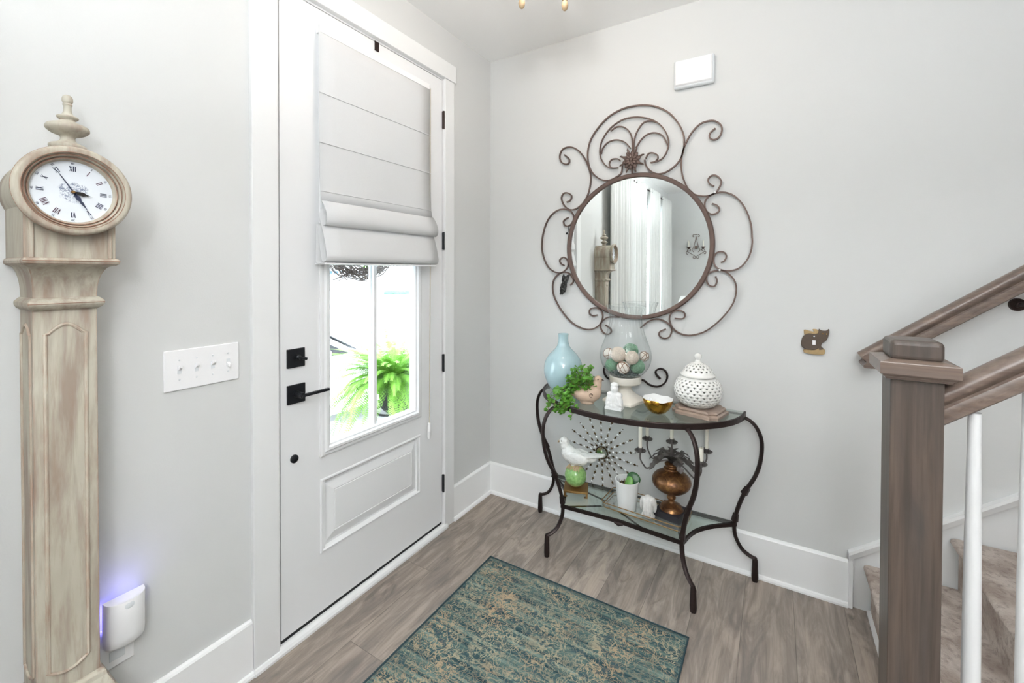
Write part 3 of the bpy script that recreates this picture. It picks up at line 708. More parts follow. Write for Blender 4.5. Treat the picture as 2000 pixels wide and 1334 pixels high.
MB().box(0, .005, -1.891, -1.815, .315, .435).build('plate', 'plastic', op, bevel=.0025)
m = MB(); m.box(.005, .0065, -1.870, -1.836, .335, .362).build('socket', 'plastic_side', op, bevel=.003)

# ---------------------------------------------------------------- longcase clock
ck = thing('longcase_clock', (.06, -1.971, 0), 'tall slim distressed cream longcase clock with a round hood', 'clock')
CY = -1.971
def rect_ring(hw, x1, z, x0=0.001): return [(x0, CY - hw, z), (x1, CY - hw, z), (x1, CY + hw, z), (x0, CY + hw, z)]
m = MB(); m.loft([rect_ring(.0555, .106, .40), rect_ring(.0555, .106, 1.330)]); m.build('trunk', 'clock', ck, bevel=.0012)
# arched raised mouldings on front and side
def arch(u0, u1, z0, z1, rise, n=10):
    pts = [(u0, z0), (u0, z1)]; w_ = u1 - u0
    sh_ = w_ * .16
    pts += [(u0 + sh_ * .5, z1 + .001), (u0 + sh_, z1 + rise * .35)]
    for k in range(1, n): a = k / n; pts.append((u0 + sh_ + (w_ - 2 * sh_) * a, z1 + rise * (.35 + .65 * sin(pi * a))))
    pts += [(u1 - sh_, z1 + rise * .35), (u1 - sh_ * .5, z1 + .001), (u1, z1), (u1, z0)]
    # shaped foot
    for k in range(1, n): a = k / n; pts.append((u1 - w_ * a, z0 - rise * .7 * sin(pi * a)))
    return pts
A = arch(CY - .036, CY + .034, .463, 1.262, .022)
m = MB(); m.tube([(.1065, a, b) for a, b in A], .0042, 8, closed=True, up=(1, 0, 0)); m.build('front_moulding', 'clock', ck, smooth=True)
m = MB(); m.prism([(CY + (a - CY) * .93, b) for a, b in A], .105, .1072, lambda a, b, h: (h, a, b)); m.build('front_panel', 'clock', ck)
B = arch(.016, .090, .463, 1.262, .022)
for sgn in (-1, 1):
    m = MB(); yy = CY + sgn * .056
    m.tube([(a, yy, b) for a, b in B], .0036, 8, closed=True, up=(0, 1, 0)); m.build('side_moulding', 'clock', ck, smooth=True)
m = MB(); m.loft([rect_ring(.056, .108, 1.318), rect_ring(.063, .118, 1.324), rect_ring(.066, .124, 1.331), rect_ring(.066, .124, 1.338), rect_ring(.061, .117, 1.344), rect_ring(.057, .110, 1.348)])
m.build('waist_moulding', 'clock', ck, smooth=True, angle=60, bevel=.001)
rg = []
for k in range(13):
    t = k / 12; f = 1 - sqrt(max(0, 1 - t ** 2.2)) ; rg.append(rect_ring(.055 + .021 * f, .107 + .052 * f, 1.346 + .080 * t))
m = MB(); m.loft(rg); m.build('flared_neck', 'clock', ck, smooth=True, angle=50)
m = MB(); m.loft([rect_ring(.077, .160, 1.424), rect_ring(.081, .170, 1.428), rect_ring(.082, .172, 1.434), rect_ring(.079, .166, 1.440)]); m.build('hood_moulding', 'clock', ck)
m = MB(); m.loft([rect_ring(.0775, .157, 1.438), rect_ring(.0775, .157, 1.575)]); m.build('hood_box', 'clock', ck, bevel=.0015)
m = MB()
for s2 in (-1, 1): MB().box(.1565, .1615, CY + s2 * .066 - .004, CY + s2 * .066 + .004, 1.440, 1.54).build('hood_beading', 'clock', ck, bevel=.002)
ZC = 1.594
m = MB(); m.lathe([(0, 0.001), (.087, .001), (.089, .008), (.087, .016), (.087, .160), (0, .160)], 56, (0, CY, ZC), 'x'); m.build('drum', 'clock', ck, smooth=True)
bz = [(.0705, .160), (.0705, .168), (.0730, .1705), (.0735, .176), (.0755, .1775), (.0765, .1740), (.0785, .1735), (.0795, .1820), (.0815, .1850), (.0835, .1825), (.0850, .1850), (.0870, .1905), (.0950, .1925), (.0985, .1905), (.1012, .1850), (.1015, .1780), (.0995, .1735), (.0940, .1700), (.086, .160)]
m = MB(); m.lathe(bz, 72, (0, CY, ZC), 'x'); m.build('bezel', 'clock', ck, smooth=True, angle=55)
dl = thing('x', (0, 0, 0), '', '')
bpy.data.objects.remove(dl)
m = MB(); m.lathe([(0, .163), (.0712, .163), (.0712, .161), (0, .161)], 56, (0, CY, ZC), 'x')
dial = m.build('dial', 'dialwhite', ck)
# centre the dial's own coordinates on its middle
off = Vector((.163, CY, ZC)) - ck.location
for v in dial.data.vertices: v.co -= off
dial.location = off
def dp(u, v, h=.0008): return (.163 + h, CY + u, ZC + v)     # point on the dial
DXP = Vector((.163, CY, ZC))
def stroke(m, p, q, w_=.0013, h=.0009):
    a = Vector(p); b = Vector(q); d = (b - a); n = Vector((-d.y, d.x)).normalized() * w_ / 2
    m.prism([a + n, b + n, b - n, a - n][::1], .0002, h, lambda x, y, hh: dp(x, y, hh))
rom = {12: 'XII', 1: 'I', 2: 'II', 3: 'III', 4: 'IIII', 5: 'V', 6: 'VI', 7: 'VII', 8: 'VIII', 9: 'IX', 10: 'X', 11: 'XI'}
for hnum, txt in rom.items():
    m = MB(); th = pi / 2 - hnum * pi / 6; ur = Vector((cos(th), sin(th))); ut = Vector((sin(th), -cos(th)))
    wd = {'I': .0032, 'V': .0056, 'X': .0058}; tot = sum(wd[c_] for c_ in txt); x = -tot / 2; ri, ro = .0475, .0595
    for c_ in txt:
        cx = x + wd[c_] / 2; x += wd[c_]
        if c_ == 'I': stroke(m, ur * ri + ut * cx, ur * ro + ut * cx, .0015)
        elif c_ == 'V': stroke(m, ur * ro + ut * (cx - .0021), ur * ri + ut * cx, .0015); stroke(m, ur * ro + ut * (cx + .0021), ur * ri + ut * cx, .0007)
        else: stroke(m, ur * ro + ut * (cx - .0021), ur * ri + ut * (cx + .0021), .0015); stroke(m, ur * ro + ut * (cx + .0021), ur * ri + ut * (cx - .0021), .0007)
    no = m.build('roman_numeral', 'ink' if hnum in (3, 4, 5, 6, 9, 10, 11, 12) else 'inkred', ck); no['label'] = 'roman numeral ' + txt
def text_mesh(txt, size, name, mat, parent, Mx, ext=.0003):
    cu = bpy.data.curves.new(name, 'FONT'); cu.body = txt; cu.size = size; cu.extrude = ext; cu.align_x = 'CENTER'; cu.align_y = 'CENTER'
    to = bpy.data.objects.new(name, cu); COL.objects.link(to)
    dg = bpy.context.evaluated_depsgraph_get(); me = bpy.data.meshes.new_from_object(to.evaluated_get(dg)); bpy.data.objects.remove(to)
    me.transform(Mx); me.materials.clear(); me.materials.append(MT[mat]); me.name = name
    o = bpy.data.objects.new(name, me); COL.objects.link(o); o.parent = parent
    offp = Vector((0, 0, 0)); q = parent
    while q is not None: offp += q.location; q = q.parent
    me.transform(Matrix.Translation(-offp)); return o
for k in range(12):
    th = pi / 2 - k * pi / 6; u_, v_ = .0655 * cos(th), .0655 * sin(th)
    e1 = Vector((0, sin(th), -cos(th))); e2 = Vector((0, cos(th), sin(th))); e3 = Vector((1, 0, 0))
    Mx = Matrix((e1, e2, e3)).transposed().to_4x4(); Mx.translation = Vector((.1634, CY + u_, ZC + v_))
    text_mesh(str(k * 5 or 60), .0062, 'minute_numeral', 'ink', ck, Mx)
def hand(name, th, L, tail, mat, ornate):
    m = MB(); d = Vector((cos(th), sin(th))); n = Vector((-d.y, d.x)); hz = .0035
    pts = [d * -tail + n * .0006, d * 0 + n * .0014] + ([d * .012 + n * .004, d * .018 + n * .0045, d * .024 + n * .0015, d * .028 + n * .003] if ornate else []) + [d * (L * .75) + n * .0009, d * L]
    pts = pts + [Vector((p_.dot(d), -p_.dot(n))).x * d + (-p_.dot(n)) * n for p_ in reversed(pts[:-1])]
    m.prism(pts, hz, hz + .0006, lambda a, b, h: dp(a, b, h)); return m.build(name, mat, ck)
hand('minute_hand', pi / 2 - R(149), .052, 0, 'ink', True); hand('hour_hand', pi / 2 - R(103), .034, 0, 'wick', True); hand('second_hand', pi / 2 - R(-31), .052, .012, 'ink', False)
MB().lathe([(0, 0), (.0036, 0), (.003, .006), (0, .0065)], 14, (.1632, CY, ZC), 'x').build('hand_boss', 'brass', ck, smooth=True)
FX, FY = .080, CY + .012
fin = [(0, 1.672), (.016, 1.672), (.018, 1.690), (.020, 1.700), (.030, 1.704), (.034, 1.712), (.031, 1.718), (.018, 1.724), (.013, 1.732), (.016, 1.739), (.030, 1.745), (.0385, 1.753), (.039, 1.760), (.034, 1.766), (.020, 1.772), (.013, 1.777), (.018, 1.781), (.0195, 1.786), (.011, 1.791), (.0075, 1.800), (.0075, 1.812), (.0092, 1.815), (.0075, 1.819), (.0098, 1.823), (.0095, 1.832), (.006, 1.838), (0, 1.840)]
fin2 = [(max(0, q[0]), q[1]) for q in spl([(a, b, 0) for a, b in fin], 3)]
m = MB(); m.lathe(fin2, 48, (FX, FY, 0)); m.build('finial', 'clock', ck, smooth=True, angle=80)
MT['worn'] = plain('worn_brown_edge', rgb(150, 112, 92), .65, var=.35, vs=60)
for r_, x_, w_ in ((.0758, .1772, .0007), (.0818, .1848, .0007), (.0872, .1906, .0006), (.1010, .1838, .0008)):
    MB().tube([(x_, CY + r_ * cos(2 * pi * k / 80), ZC + r_ * sin(2 * pi * k / 80)) for k in range(80)], w_, 6, closed=True).build('worn_ring', 'worn', ck, smooth=True)
MB().tube([(.1722, CY - .082, 1.434), (.1722, CY + .082, 1.434)], .0008, 6).build('worn_line', 'worn', ck)
MB().tube([(.1244, CY - .066, 1.3345), (.1244, CY + .066, 1.3345)], .0008, 6).build('worn_line', 'worn', ck)
m = MB(); m.loft([rect_ring(.058, .110, .408), rect_ring(.064, .118, .402), rect_ring(.065, .120, .392), rect_ring(.070, .126, .380), rect_ring(.082, .142, .352), rect_ring(.087, .149, .346), rect_ring(.087, .149, .330)])
m.build('base_moulding', 'clock', ck, bevel=.001)
m = MB(); m.loft([rect_ring(.083, .145, .06), rect_ring(.083, .145, .332)]); m.build('base_box', 'clock', ck, bevel=.0015)
m = MB(); m.loft([rect_ring(.097, .164, .0), rect_ring(.097, .164, .05), rect_ring(.089, .154, .065)]); m.build('plinth', 'clock', ck)

# ================================================================ THINGS ON THE BACK WALL
m = MB(); m.box(1.119, 1.303, -.040, -.0005, 2.335, 2.452)
ch = thing('door_chime', (1.211, -.02, 2.32), 'white rectangular door chime box high on the wall above the mirror', 'door chime')
m = MB(); m.loft([[(1.119 + a, y, 2.322 + a), (1.303 - a, y, 2.322 + a), (1.303 - a, y, 2.462 - a), (1.119 + a, y, 2.462 - a)] for a, y in ((0, -.0005), (0, -.020), (.004, -.030))]); m.build('side_shell', 'plastic_side', ch, bevel=.008, seg=3)
m = MB(); m.loft([[(1.119 + a, y, 2.322 + b), (1.303 - a, y, 2.322 + b), (1.303 - a, y, 2.462 - a), (1.119 + a, y, 2.462 - a)] for a, b, y in ((.006, .008, -.026), (.010, .016, -.040))]); m.build('cover', 'plastic', ch, bevel=.004, seg=3)

# cat plaque
ct = thing('cat_plaque', (1.705, -.003, 1.055), 'small dark brown cat plaque hanging on the wall near the newel post', 'wall plaque')
def cp_(x, y):  # crop coords -> wall coords
    return (1.660 + (x - 370) / 800 * .100, 1.169 - (y - 290) / 820 * .113)
def outline(pts, y0, y1, name, mat, n=3, bevel=.0015, parent=ct):
    q = [(p_[0], p_[1]) for p_ in spl([(*cp_(*a), 0) for a in pts], n, True)]
    m = MB(); m.prism(q, y0, y1, lambda a, b, h: (a, h, b)); return m.build(name, mat, parent, bevel=bevel, smooth=True)
MT['catbrown'] = plain('dark_brown_resin', rgb(92, 78, 66), 0.5, 0.2, var=0.4, vs=90); MT['cattan'] = plain('tan_gold_resin', rgb(176, 150, 108), 0.5, 0.2, var=0.3, vs=90)
outline([(370, 780), (400, 620), (480, 510), (600, 460), (760, 470), (860, 430), (880, 300), (960, 345), (1090, 345), (1165, 285), (1175, 380), (1150, 500), (1120, 600), (1060, 680), (980, 740), (950, 840), (1010, 900), (1020, 960), (900, 970), (760, 975), (560, 985), (430, 930), (375, 860)], -.002, -.014, 'cat_body', 'catbrown', bevel=.003)
outline([(440, 1000), (520, 975), (760, 975), (870, 905), (900, 960), (1040, 930), (1055, 1020), (1000, 1100), (700, 1110), (480, 1080)], -.002, -.015, 'cushion', 'cattan', bevel=.003)
outline([(460, 350), (600, 375), (740, 400), (700, 320), (850, 330), (870, 430), (760, 470), (560, 480), (470, 520), (450, 440)], -.002, -.011, 'wings', 'cattan', bevel=.002)
m = MB(); tp = [cp_(*a) for a in ((400, 860), (470, 920), (600, 950), (760, 935), (850, 870))]; m.tube(spl([(a, -.015, b) for a, b in tp], 4), .0028, 8); m.build('tail', 'catbrown', ct, smooth=True)
m = MB()
for ex, ey in ((990, 440), (1100, 445)): a, b = cp_(ex, ey); m.ball((a, -.0145, b), .0022, seg=10, rings=6)
m.build('eyes', 'gold', ct)
a, b = cp_(740, 740); MB().box(a - .0058, a + .0058, -.0162, -.0138, b - .0095, b + .0105).build('price_tag', 'plastic', ct)
a, b = cp_(745, 540); m = MB(); m.ball((a, -.015, b), .003, seg=10, rings=6); m.build('hanging_nail', 'plastic_side', ct)

# ---------------------------------------------------------------- wrought iron mirror
mi = thing('wall_mirror', (.926, -.02, 1.10), 'round wall mirror in a rust-brown wrought iron scroll frame', 'mirror')
MC = (.926, 1.547); MR = .366
m = MB(); m.lathe([(0, .014), (MR, .014), (MR, .006), (0, .006)], 96, (MC[0], 0, MC[1]), 'y'); m.build('mirror_glass', 'mirror', mi, smooth=True, angle=8)
m = MB(); m.lathe([(MR - .004, .002), (MR - .004, .020), (MR - .002, .024), (MR + .004, .026), (MR + .014, .026), (MR + .0185, .022), (MR + .019, .002), (MR - .004, .002)], 110, (MC[0], 0, MC[1]), 'y')
m.build('round_frame', 'rust', mi, smooth=True, angle=30)
CU = {'A':[(0.858,1.979),(0.852,1.942),(0.826,1.923),(0.781,1.908),(0.734,1.921),(0.690,1.961),(0.666,2.016),(0.662,2.081),(0.679,2.144),(0.720,2.201),(0.779,2.251),(0.850,2.279),(0.918,2.284),(0.979,2.276),(1.038,2.255),(1.096,2.214),(1.141,2.153),(1.164,2.097),(1.168,2.050),(1.159,1.994),(1.132,1.951),(1.087,1.921),(1.043,1.914),(1.005,1.934),(0.981,1.967),(0.975,1.995)],'B':[(0.848,2.005),(0.832,2.018),(0.800,2.018),(0.787,1.994),(0.803,1.973),(0.836,1.970)],'B2':[(0.836,1.970),(0.794,1.974),(0.761,1.997),(0.737,2.039),(0.734,2.090),(0.750,2.139),(0.792,2.189),(0.850,2.220),(0.907,2.226),(0.968,2.214),(1.027,2.185),(1.068,2.142),(1.091,2.091),(1.093,2.050),(1.080,2.010),(1.052,1.982),(1.005,1.976)],'B3':[(0.981,2.000),(0.993,2.023),(1.016,2.025),(1.040,2.010),(1.040,1.992),(1.025,1.977),(1.005,1.976)],'C1':[(0.911,2.046),(0.910,2.108),(0.895,2.153),(0.863,2.183),(0.825,2.190),(0.793,2.173)],'C2':[(0.918,2.045),(0.921,2.106),(0.938,2.152),(0.968,2.187),(1.004,2.191),(1.033,2.179)],'C3':[(0.901,2.066),(0.870,2.102),(0.825,2.121),(0.780,2.115),(0.750,2.088),(0.740,2.057)],'C4':[(0.929,2.062),(0.956,2.101),(0.992,2.125),(1.033,2.124),(1.068,2.101),(1.089,2.056)],'D':[(0.520,2.083),(0.549,2.057),(0.549,2.034),(0.531,2.028),(0.502,2.044),(0.491,2.079),(0.509,2.116),(0.553,2.123),(0.596,2.104),(0.631,2.066),(0.659,2.017),(0.678,1.956),(0.678,1.898),(0.660,1.834),(0.625,1.788),(0.583,1.766),(0.547,1.771),(0.518,1.797),(0.503,1.835),(0.514,1.861),(0.539,1.864),(0.565,1.846),(0.558,1.820),(0.536,1.812)],'E':[(0.547,1.723),(0.518,1.706),(0.522,1.682),(0.544,1.673),(0.569,1.690),(0.580,1.722),(0.562,1.757),(0.518,1.773),(0.473,1.766),(0.428,1.732),(0.398,1.679),(0.381,1.617),(0.378,1.571),(0.380,1.533),(0.397,1.479),(0.427,1.433),(0.469,1.409),(0.511,1.410),(0.543,1.440),(0.543,1.477),(0.518,1.496),(0.494,1.481),(0.502,1.459),(0.523,1.449)],'F':[(0.560,1.336),(0.579,1.359),(0.567,1.392),(0.535,1.409),(0.486,1.399),(0.453,1.357),(0.451,1.296),(0.474,1.237),(0.520,1.171),(0.576,1.119),(0.640,1.093),(0.693,1.095),(0.735,1.121),(0.753,1.162),(0.745,1.197),(0.715,1.214),(0.681,1.205),(0.678,1.179),(0.700,1.168),(0.723,1.175)],'G':[(0.847,1.169),(0.808,1.169),(0.775,1.162),(0.746,1.136),(0.742,1.104),(0.761,1.077),(0.786,1.073),(0.801,1.087),(0.797,1.104),(0.769,1.122)],'H':[(1.309,2.102),(1.286,2.083),(1.284,2.061),(1.302,2.048),(1.325,2.057),(1.337,2.086),(1.332,2.114),(1.306,2.137),(1.276,2.142),(1.239,2.133),(1.202,2.097),(1.175,2.049),(1.159,1.999),(1.155,1.942),(1.162,1.889),(1.182,1.835),(1.209,1.800),(1.247,1.784),(1.283,1.782),(1.314,1.796),(1.334,1.831),(1.334,1.853),(1.314,1.875),(1.293,1.877),(1.278,1.859),(1.286,1.838),(1.305,1.825)],'I':[(1.297,1.743),(1.320,1.731),(1.329,1.711),(1.315,1.694),(1.289,1.694),(1.268,1.718),(1.265,1.753),(1.283,1.779),(1.314,1.792),(1.350,1.792),(1.390,1.773),(1.424,1.734),(1.448,1.684),(1.463,1.629),(1.467,1.574),(1.468,1.550),(1.464,1.514),(1.451,1.476),(1.425,1.440),(1.393,1.422),(1.354,1.420),(1.320,1.434),(1.306,1.462),(1.311,1.496),(1.331,1.510),(1.353,1.505),(1.361,1.486),(1.351,1.465),(1.337,1.459)],'J':[(1.315,1.392),(1.321,1.369),(1.310,1.345),(1.287,1.349),(1.275,1.374),(1.281,1.403),(1.309,1.418),(1.349,1.418),(1.382,1.394),(1.401,1.358),(1.403,1.315),(1.391,1.266),(1.361,1.215),(1.317,1.163),(1.265,1.121),(1.206,1.100),(1.158,1.104),(1.120,1.130),(1.104,1.169),(1.110,1.202),(1.138,1.220),(1.169,1.215),(1.178,1.196),(1.166,1.180),(1.129,1.180)],'K':[(0.958,1.119),(0.985,1.145),(1.011,1.163),(1.050,1.171),(1.088,1.158),(1.114,1.130),(1.108,1.090),(1.083,1.074),(1.057,1.083),(1.056,1.106),(1.086,1.123)],'L':[(0.797,0.868),(0.813,0.890),(0.796,0.909),(0.774,0.901),(0.763,0.876),(0.774,0.844),(0.805,0.827),(0.854,0.817),(0.916,0.836),(0.973,0.849),(1.006,0.830),(1.046,0.825),(1.081,0.845),(1.097,0.880),(1.087,0.909),(1.063,0.919),(1.041,0.906),(1.041,0.888),(1.063,0.866)],}
def flatbar(m, pts, w_=.0048, d=.0085, y=-.020, n=4):
    P = spl([(a, y, b) for a, b in pts], n); m.tube(P, 1.0, 4, up=(0, 1, 0), sx=w_ * 1.2, sy=d, square=True)
for kx in 'ABCDEFGHIJK':
    for key in [q for q in CU if q[0] == kx]:
        m = MB(); flatbar(m, CU[key], .0034 if key[0] in 'BC' else .0040, .0075, {'B': -.0175, 'B3': -.0150, 'B2': -.0162}.get(key, -.016 if key[0] in 'BC' else -.014))
        m.build('iron_scroll', 'rust', mi, smooth=True, angle=50)
# rosette
rs = MB(); rc = (.911, -.028, 1.998)
for k in range(10):
    a = 2 * pi * k / 10 + .2; d = Vector((cos(a), 0, sin(a))); t_ = Vector((-sin(a), 0, cos(a)))
    for r0, r1, w_, yy in ((.012, .050, .014, -.006), (.006, .034, .011, -.014)):
        aa = a + (pi / 10 if r1 < .04 else 0); d = Vector((cos(aa), 0, sin(aa)))
        cc = Vector(rc) + d * (r0 + r1) / 2 + Vector((0, yy, 0)); rs.ball(cc, (r1 - r0) / 2, .005, w_ * .7, 12, 8, rot=Matrix.Rotation(-aa, 3, 'Y').to_euler())
for k in range(8):
    a = 2 * pi * k / 8 + .35; d = Vector((cos(a), 0, sin(a))); rs.tube([Vector(rc) + d * .04, Vector(rc) + d * .060 + Vector((0, -.006, 0)), Vector(rc) + d * .068], [.006, .005, .0025], 8)
rs.ball((rc[0], rc[1] - .016, rc[2]), .011, seg=14, rings=8); rs.ball(rc, .040, .012, .040); rs.tube([(rc[0], -.02, rc[2] - .03), (rc[0], -.02, rc[2] - .075)], .005, 6)
rs.build('rosette', 'rust', mi, smooth=True)
for (x, z) in ((1.309, 1.795), (1.333, 1.423)): MB().ball((x, -.027, z), .0055, seg=12, rings=8).build('crystal_stud', 'crystal', mi, smooth=True)
m = MB(); m.tube(spl([(.549, -.02, 1.672), (.552, -.024, 1.655), (.548, -.022, 1.640), (.540, -.024, 1.632)], 4), .002, 6); m.ball((.541, -.024, 1.631), .006, seg=10, rings=6); m.build('hook_clip', 'black', mi)
# grape-like cast ornament
gp = thing('cast_ornament', (.530, -.025, 1.285), 'small dark pewter cast ornament hung at the left of the mirror frame', 'ornament')
m = MB(); random.seed(3)
for k in range(60):
    t = k / 59; z = 1.392 - .105 * t; xx = .540 - .026 * t
    a = k * 2.4; rr_ = .017 * (1 - .35 * t); m.ball((xx + rr_ * cos(a), -.030 + .006 * sin(a * 1.7), z + .004 * sin(a)), .0058, seg=8, rings=6)
m.ball((.532, -.028, 1.34), .012, .006, .045, 10, 8); m.build('casting', 'grape', gp, smooth=True)
so = thing('iron_scroll_hanger', (.93, -.03, .82), 'dark iron scroll with curled ends on the wall behind the white pedestal', 'scroll ornament')
m = MB(); flatbar(m, CU['L'], .0048, .008, -.020); m.build('scroll', 'iron', so, smooth=True, angle=50)

# ================================================================ HALF-MOON TABLE
tb = thing('half_moon_table', (.94, -.2, 0), 'half-moon glass and dark iron console table against the wall', 'table')
TC, TA, TBd, TY = .94, .505, .40, -.022
def ell(a, k=1.0, dx=0): return (TC + (TA + dx) * cos(a), TY - (TBd + dx) * sin(a))
NE = 48; arc = [ell(pi * k / NE) for k in range(NE + 1)]
m = MB(); m.prism([ell(pi * k / NE, dx=-.006) for k in range(NE + 1)], .756, .764); m.build('glass_top', 'table_glass', tb)
m = MB(); P = [(x, y, .753) for x, y in arc]
m.sweep(P, [(-.005, -.012), (.005, -.012), (.006, -.008), (.006, .010), (.004, .0125), (-.004, .0125), (-.005, .010)])
m.tube([(arc[0][0], TY, .750), (arc[-1][0], TY, .750)], .006, 4, square=True, up=(0, 0, 1))
m.build('top_rim', 'iron', tb)
LP = [(-.005, .742), (.020, .736), (.048, .712), (.068, .672), (.075, .622), (.068, .545), (.047, .475), (.012, .405), (-.014, .335), (-.030, .270), (-.034, .225), (-.028, .180), (-.004, .134), (.026, .112), (.050, .104)]
def leg(px, py, dx, dy, name='leg'):
    n = sqrt(dx * dx + dy * dy); dx /= n; dy /= n; m = MB()
    prof = spl([(r, z, 0) for r, z in LP], 4)
    nn = len(prof); rad = [.0095 + .002 * sin(pi * k / nn) for k in range(nn)]
    pts = [(px + dx * q[0], py + dy * q[0], q[1]) for q in prof]; sd_ = (-dy, dx, 0)
    m.tube(pts, rad, 8, up=sd_, sx=.8, sy=1.05)
    # knuckle collars
    for r, z, tx in ((.012, .405, .5), (-.030, .270, .15)):
        p0 = Vector((px + dx * r, py + dy * r, z)); t_ = Vector((dx * tx, dy * tx, 1)).normalized() * .018
        m.tube([p0 - t_, p0 + t_], [.0155, .0125], 6, up=sd_, sy=.9)
    f0 = (px + dx * .052, py + dy * .052)
    m.tube([(f0[0], f0[1], .110), (f0[0], f0[1], .098), (f0[0] , f0[1], .020), (f0[0], f0[1], .0)], [.007, .0115, .0145, .0125], 8, up=sd_)
    return m.build(name, 'iron', tb, smooth=True, angle=50)
leg(1.440, -.045, 1, 0); leg(.440, -.045, -1, 0); leg(1.245, -.345, .66, -.75); leg(.635, -.345, -.66, -.75)
SZ = .238
def hz(px, py, dx, dy, r=-.026): n = sqrt(dx * dx + dy * dy); return Vector((px + dx / n * r, py + dy / n * r, SZ))
BRc, BLc, FRc, FLc = hz(1.440, -.045, 1, 0), hz(.440, -.045, -1, 0), hz(1.245, -.345, .66, -.75), hz(.635, -.345, -.66, -.75)
def cave(a, b, depth, n=12):
    mid = (a + b) / 2; inn = (Vector((TC, -.10, SZ)) - mid).normalized(); return [a.lerp(b, k / n) + inn * depth * sin(pi * k / n) for k in range(n + 1)]
side_r = cave(BRc, FRc, .045); side_l = cave(FLc, BLc, .045); front = [FRc, FLc]
frn = []
for k in range(17):
    t = k / 16; p_ = FRc.lerp(FLc, t); p_.y += .018 * (1 - abs(2 * t - 1)) ; frn.append(p_)
loop = side_r + frn[1:] + side_l[1:]
m = MB(); m.prism([(p_.x, p_.y) for p_ in loop], SZ + .006, SZ + .012); m.build('glass_shelf', 'table_glass', tb)
m = MB(); PR = [(-.005, -.008), (.005, -.008), (.005, .008), (-.005, .008)]
m.sweep(loop, PR); m.sweep([BLc, BRc], PR)
for t in (.32,): pass
m.tube([FLc + Vector((0, .0, -.004)), Vector((.86, -.19, SZ - .004)), BRc + Vector((-.3, .05, -.004))], .004, 6)
m.tube([BLc + Vector((0, -.01, -.004)), Vector((.80, -.15, SZ - .004)), Vector((1.05, -.30, SZ - .004))], .004, 6)
m.tube([FRc + Vector((0, .0, -.004)), BRc + Vector((-.30, .0, -.004))], .004, 6)
pm = frn[8]; m.tube([(pm.x - .022, pm.y - .006, SZ - .006), (pm.x, pm.y - .006, SZ - .010), (pm.x, pm.y - .006, SZ - .020)], [.004, .009, .002], 6); m.tube([(pm.x + .022, pm.y - .006, SZ - .006), (pm.x, pm.y - .006, SZ - .010)], [.004, .009], 6)
m.build('shelf_frame', 'iron', tb)

# ================================================================ ON THE TABLE TOP  (z = .765)
ZT = .7645
def lathe_thing(name, label, cat, prof, c, mat, part, seg=48, **kw):
    t = thing(name, (c[0], c[1], c[2]), label, cat); MB().lathe(prof, seg, c).build(part, mat, t, smooth=True, **kw); return t
vp = spl([(0, 0, 0), (.045, 0, 0), (.060, .006, 0), (.085, .040, 0), (.1035, .090, 0), (.1055, .125, 0), (.098, .160, 0), (.080, .193, 0), (.055, .219, 0), (.037, .240, 0), (.029, .262, 0), (.0265, .285, 0), (.028, .306, 0), (.0285, .310, 0), (.025, .310, 0), (.023, .290, 0), (.023, .20, 0)], 4)
lathe_thing('blue_vase', 'glossy pale blue bottle vase at the left end of the table', 'vase', [(max(0, q[0]), q[1]) for q in vp], (.575, -.140, ZT), 'bluevase', 'body')

# bird planter
bp = thing('bird_planter', (.75, -.27, ZT), 'pale terracotta bird planter holding a trailing green plant', 'planter')
m = MB(); bx, by = .764, -.280
m.ball((bx, by, ZT + .040), .066, .046, .038); m.ball((bx + .035, by, ZT + .055), .040, .036, .045, rot=Matrix.Rotation(.5, 3, 'Y').to_euler())
m.ball((bx + .055, by, ZT + .095), .023, .022, .034, rot=Matrix.Rotation(.15, 3, 'Y').to_euler()); m.ball((bx + .060, by, ZT + .122), .0215, .019, .0195)
m.tube([(bx - .04, by, ZT + .045), (bx - .085, by - .006, ZT + .048), (bx - .112, by - .01, ZT + .054)], [.028, .018, .009], 12, up=(0, 1, 0), sy=1.3)
m.lathe([(0, 0), (.034, 0), (.036, .008), (.034, .02), (0, .02)], 20, (bx + .004, by, ZT))
m.build('bird_body', 'terracotta', bp, remesh=.0028)
m = MB(); m.tube([(bx + .077, by, ZT + .124), (bx + .092, by, ZT + .122)], [.005, .0008], 8); m.ball((bx + .066, by - .0175, ZT + .127), .0035, seg=10, rings=6); m.build('beak_and_eye', 'dark_detail', bp)
m = MB(); m.tube([(bx + .040 + (.0015 + .00045 * k) * cos(k * .55), by - .0385 + .0035 * sin(k * .2), ZT + .052 + (.0015 + .00045 * k) * sin(k * .55)) for k in range(22)], .0011, 6); m.build('wing_swirl', 'dark_detail', bp)
random.seed(11)
def rleaf(m, p, d, up_, L, Wd, roundish=True):
    d = d.normalized(); s = d.cross(up_).normalized(); n = s.cross(d)
    i = len(m.v); K = 8; pts = []
    prof = [0, .55, .9, 1, .8, 0] if roundish else [0, .5, .9, .8, .45, 0]
    for k, w_ in enumerate(prof):
        t = k / 5; c_ = p + d * L * t + n * (-L * .25 * t * t)
        m.v += [tuple(c_ - s * Wd * .5 * w_ + n * .12 * Wd * w_), tuple(c_ ), tuple(c_ + s * Wd * .5 * w_ + n * .12 * Wd * w_)]
    for k in range(5):
        a = i + k * 3; m.f += [(a, a + 1, a + 4, a + 3), (a + 1, a + 2, a + 5, a + 4)]
m = MB(); stm = MB()
tips = []
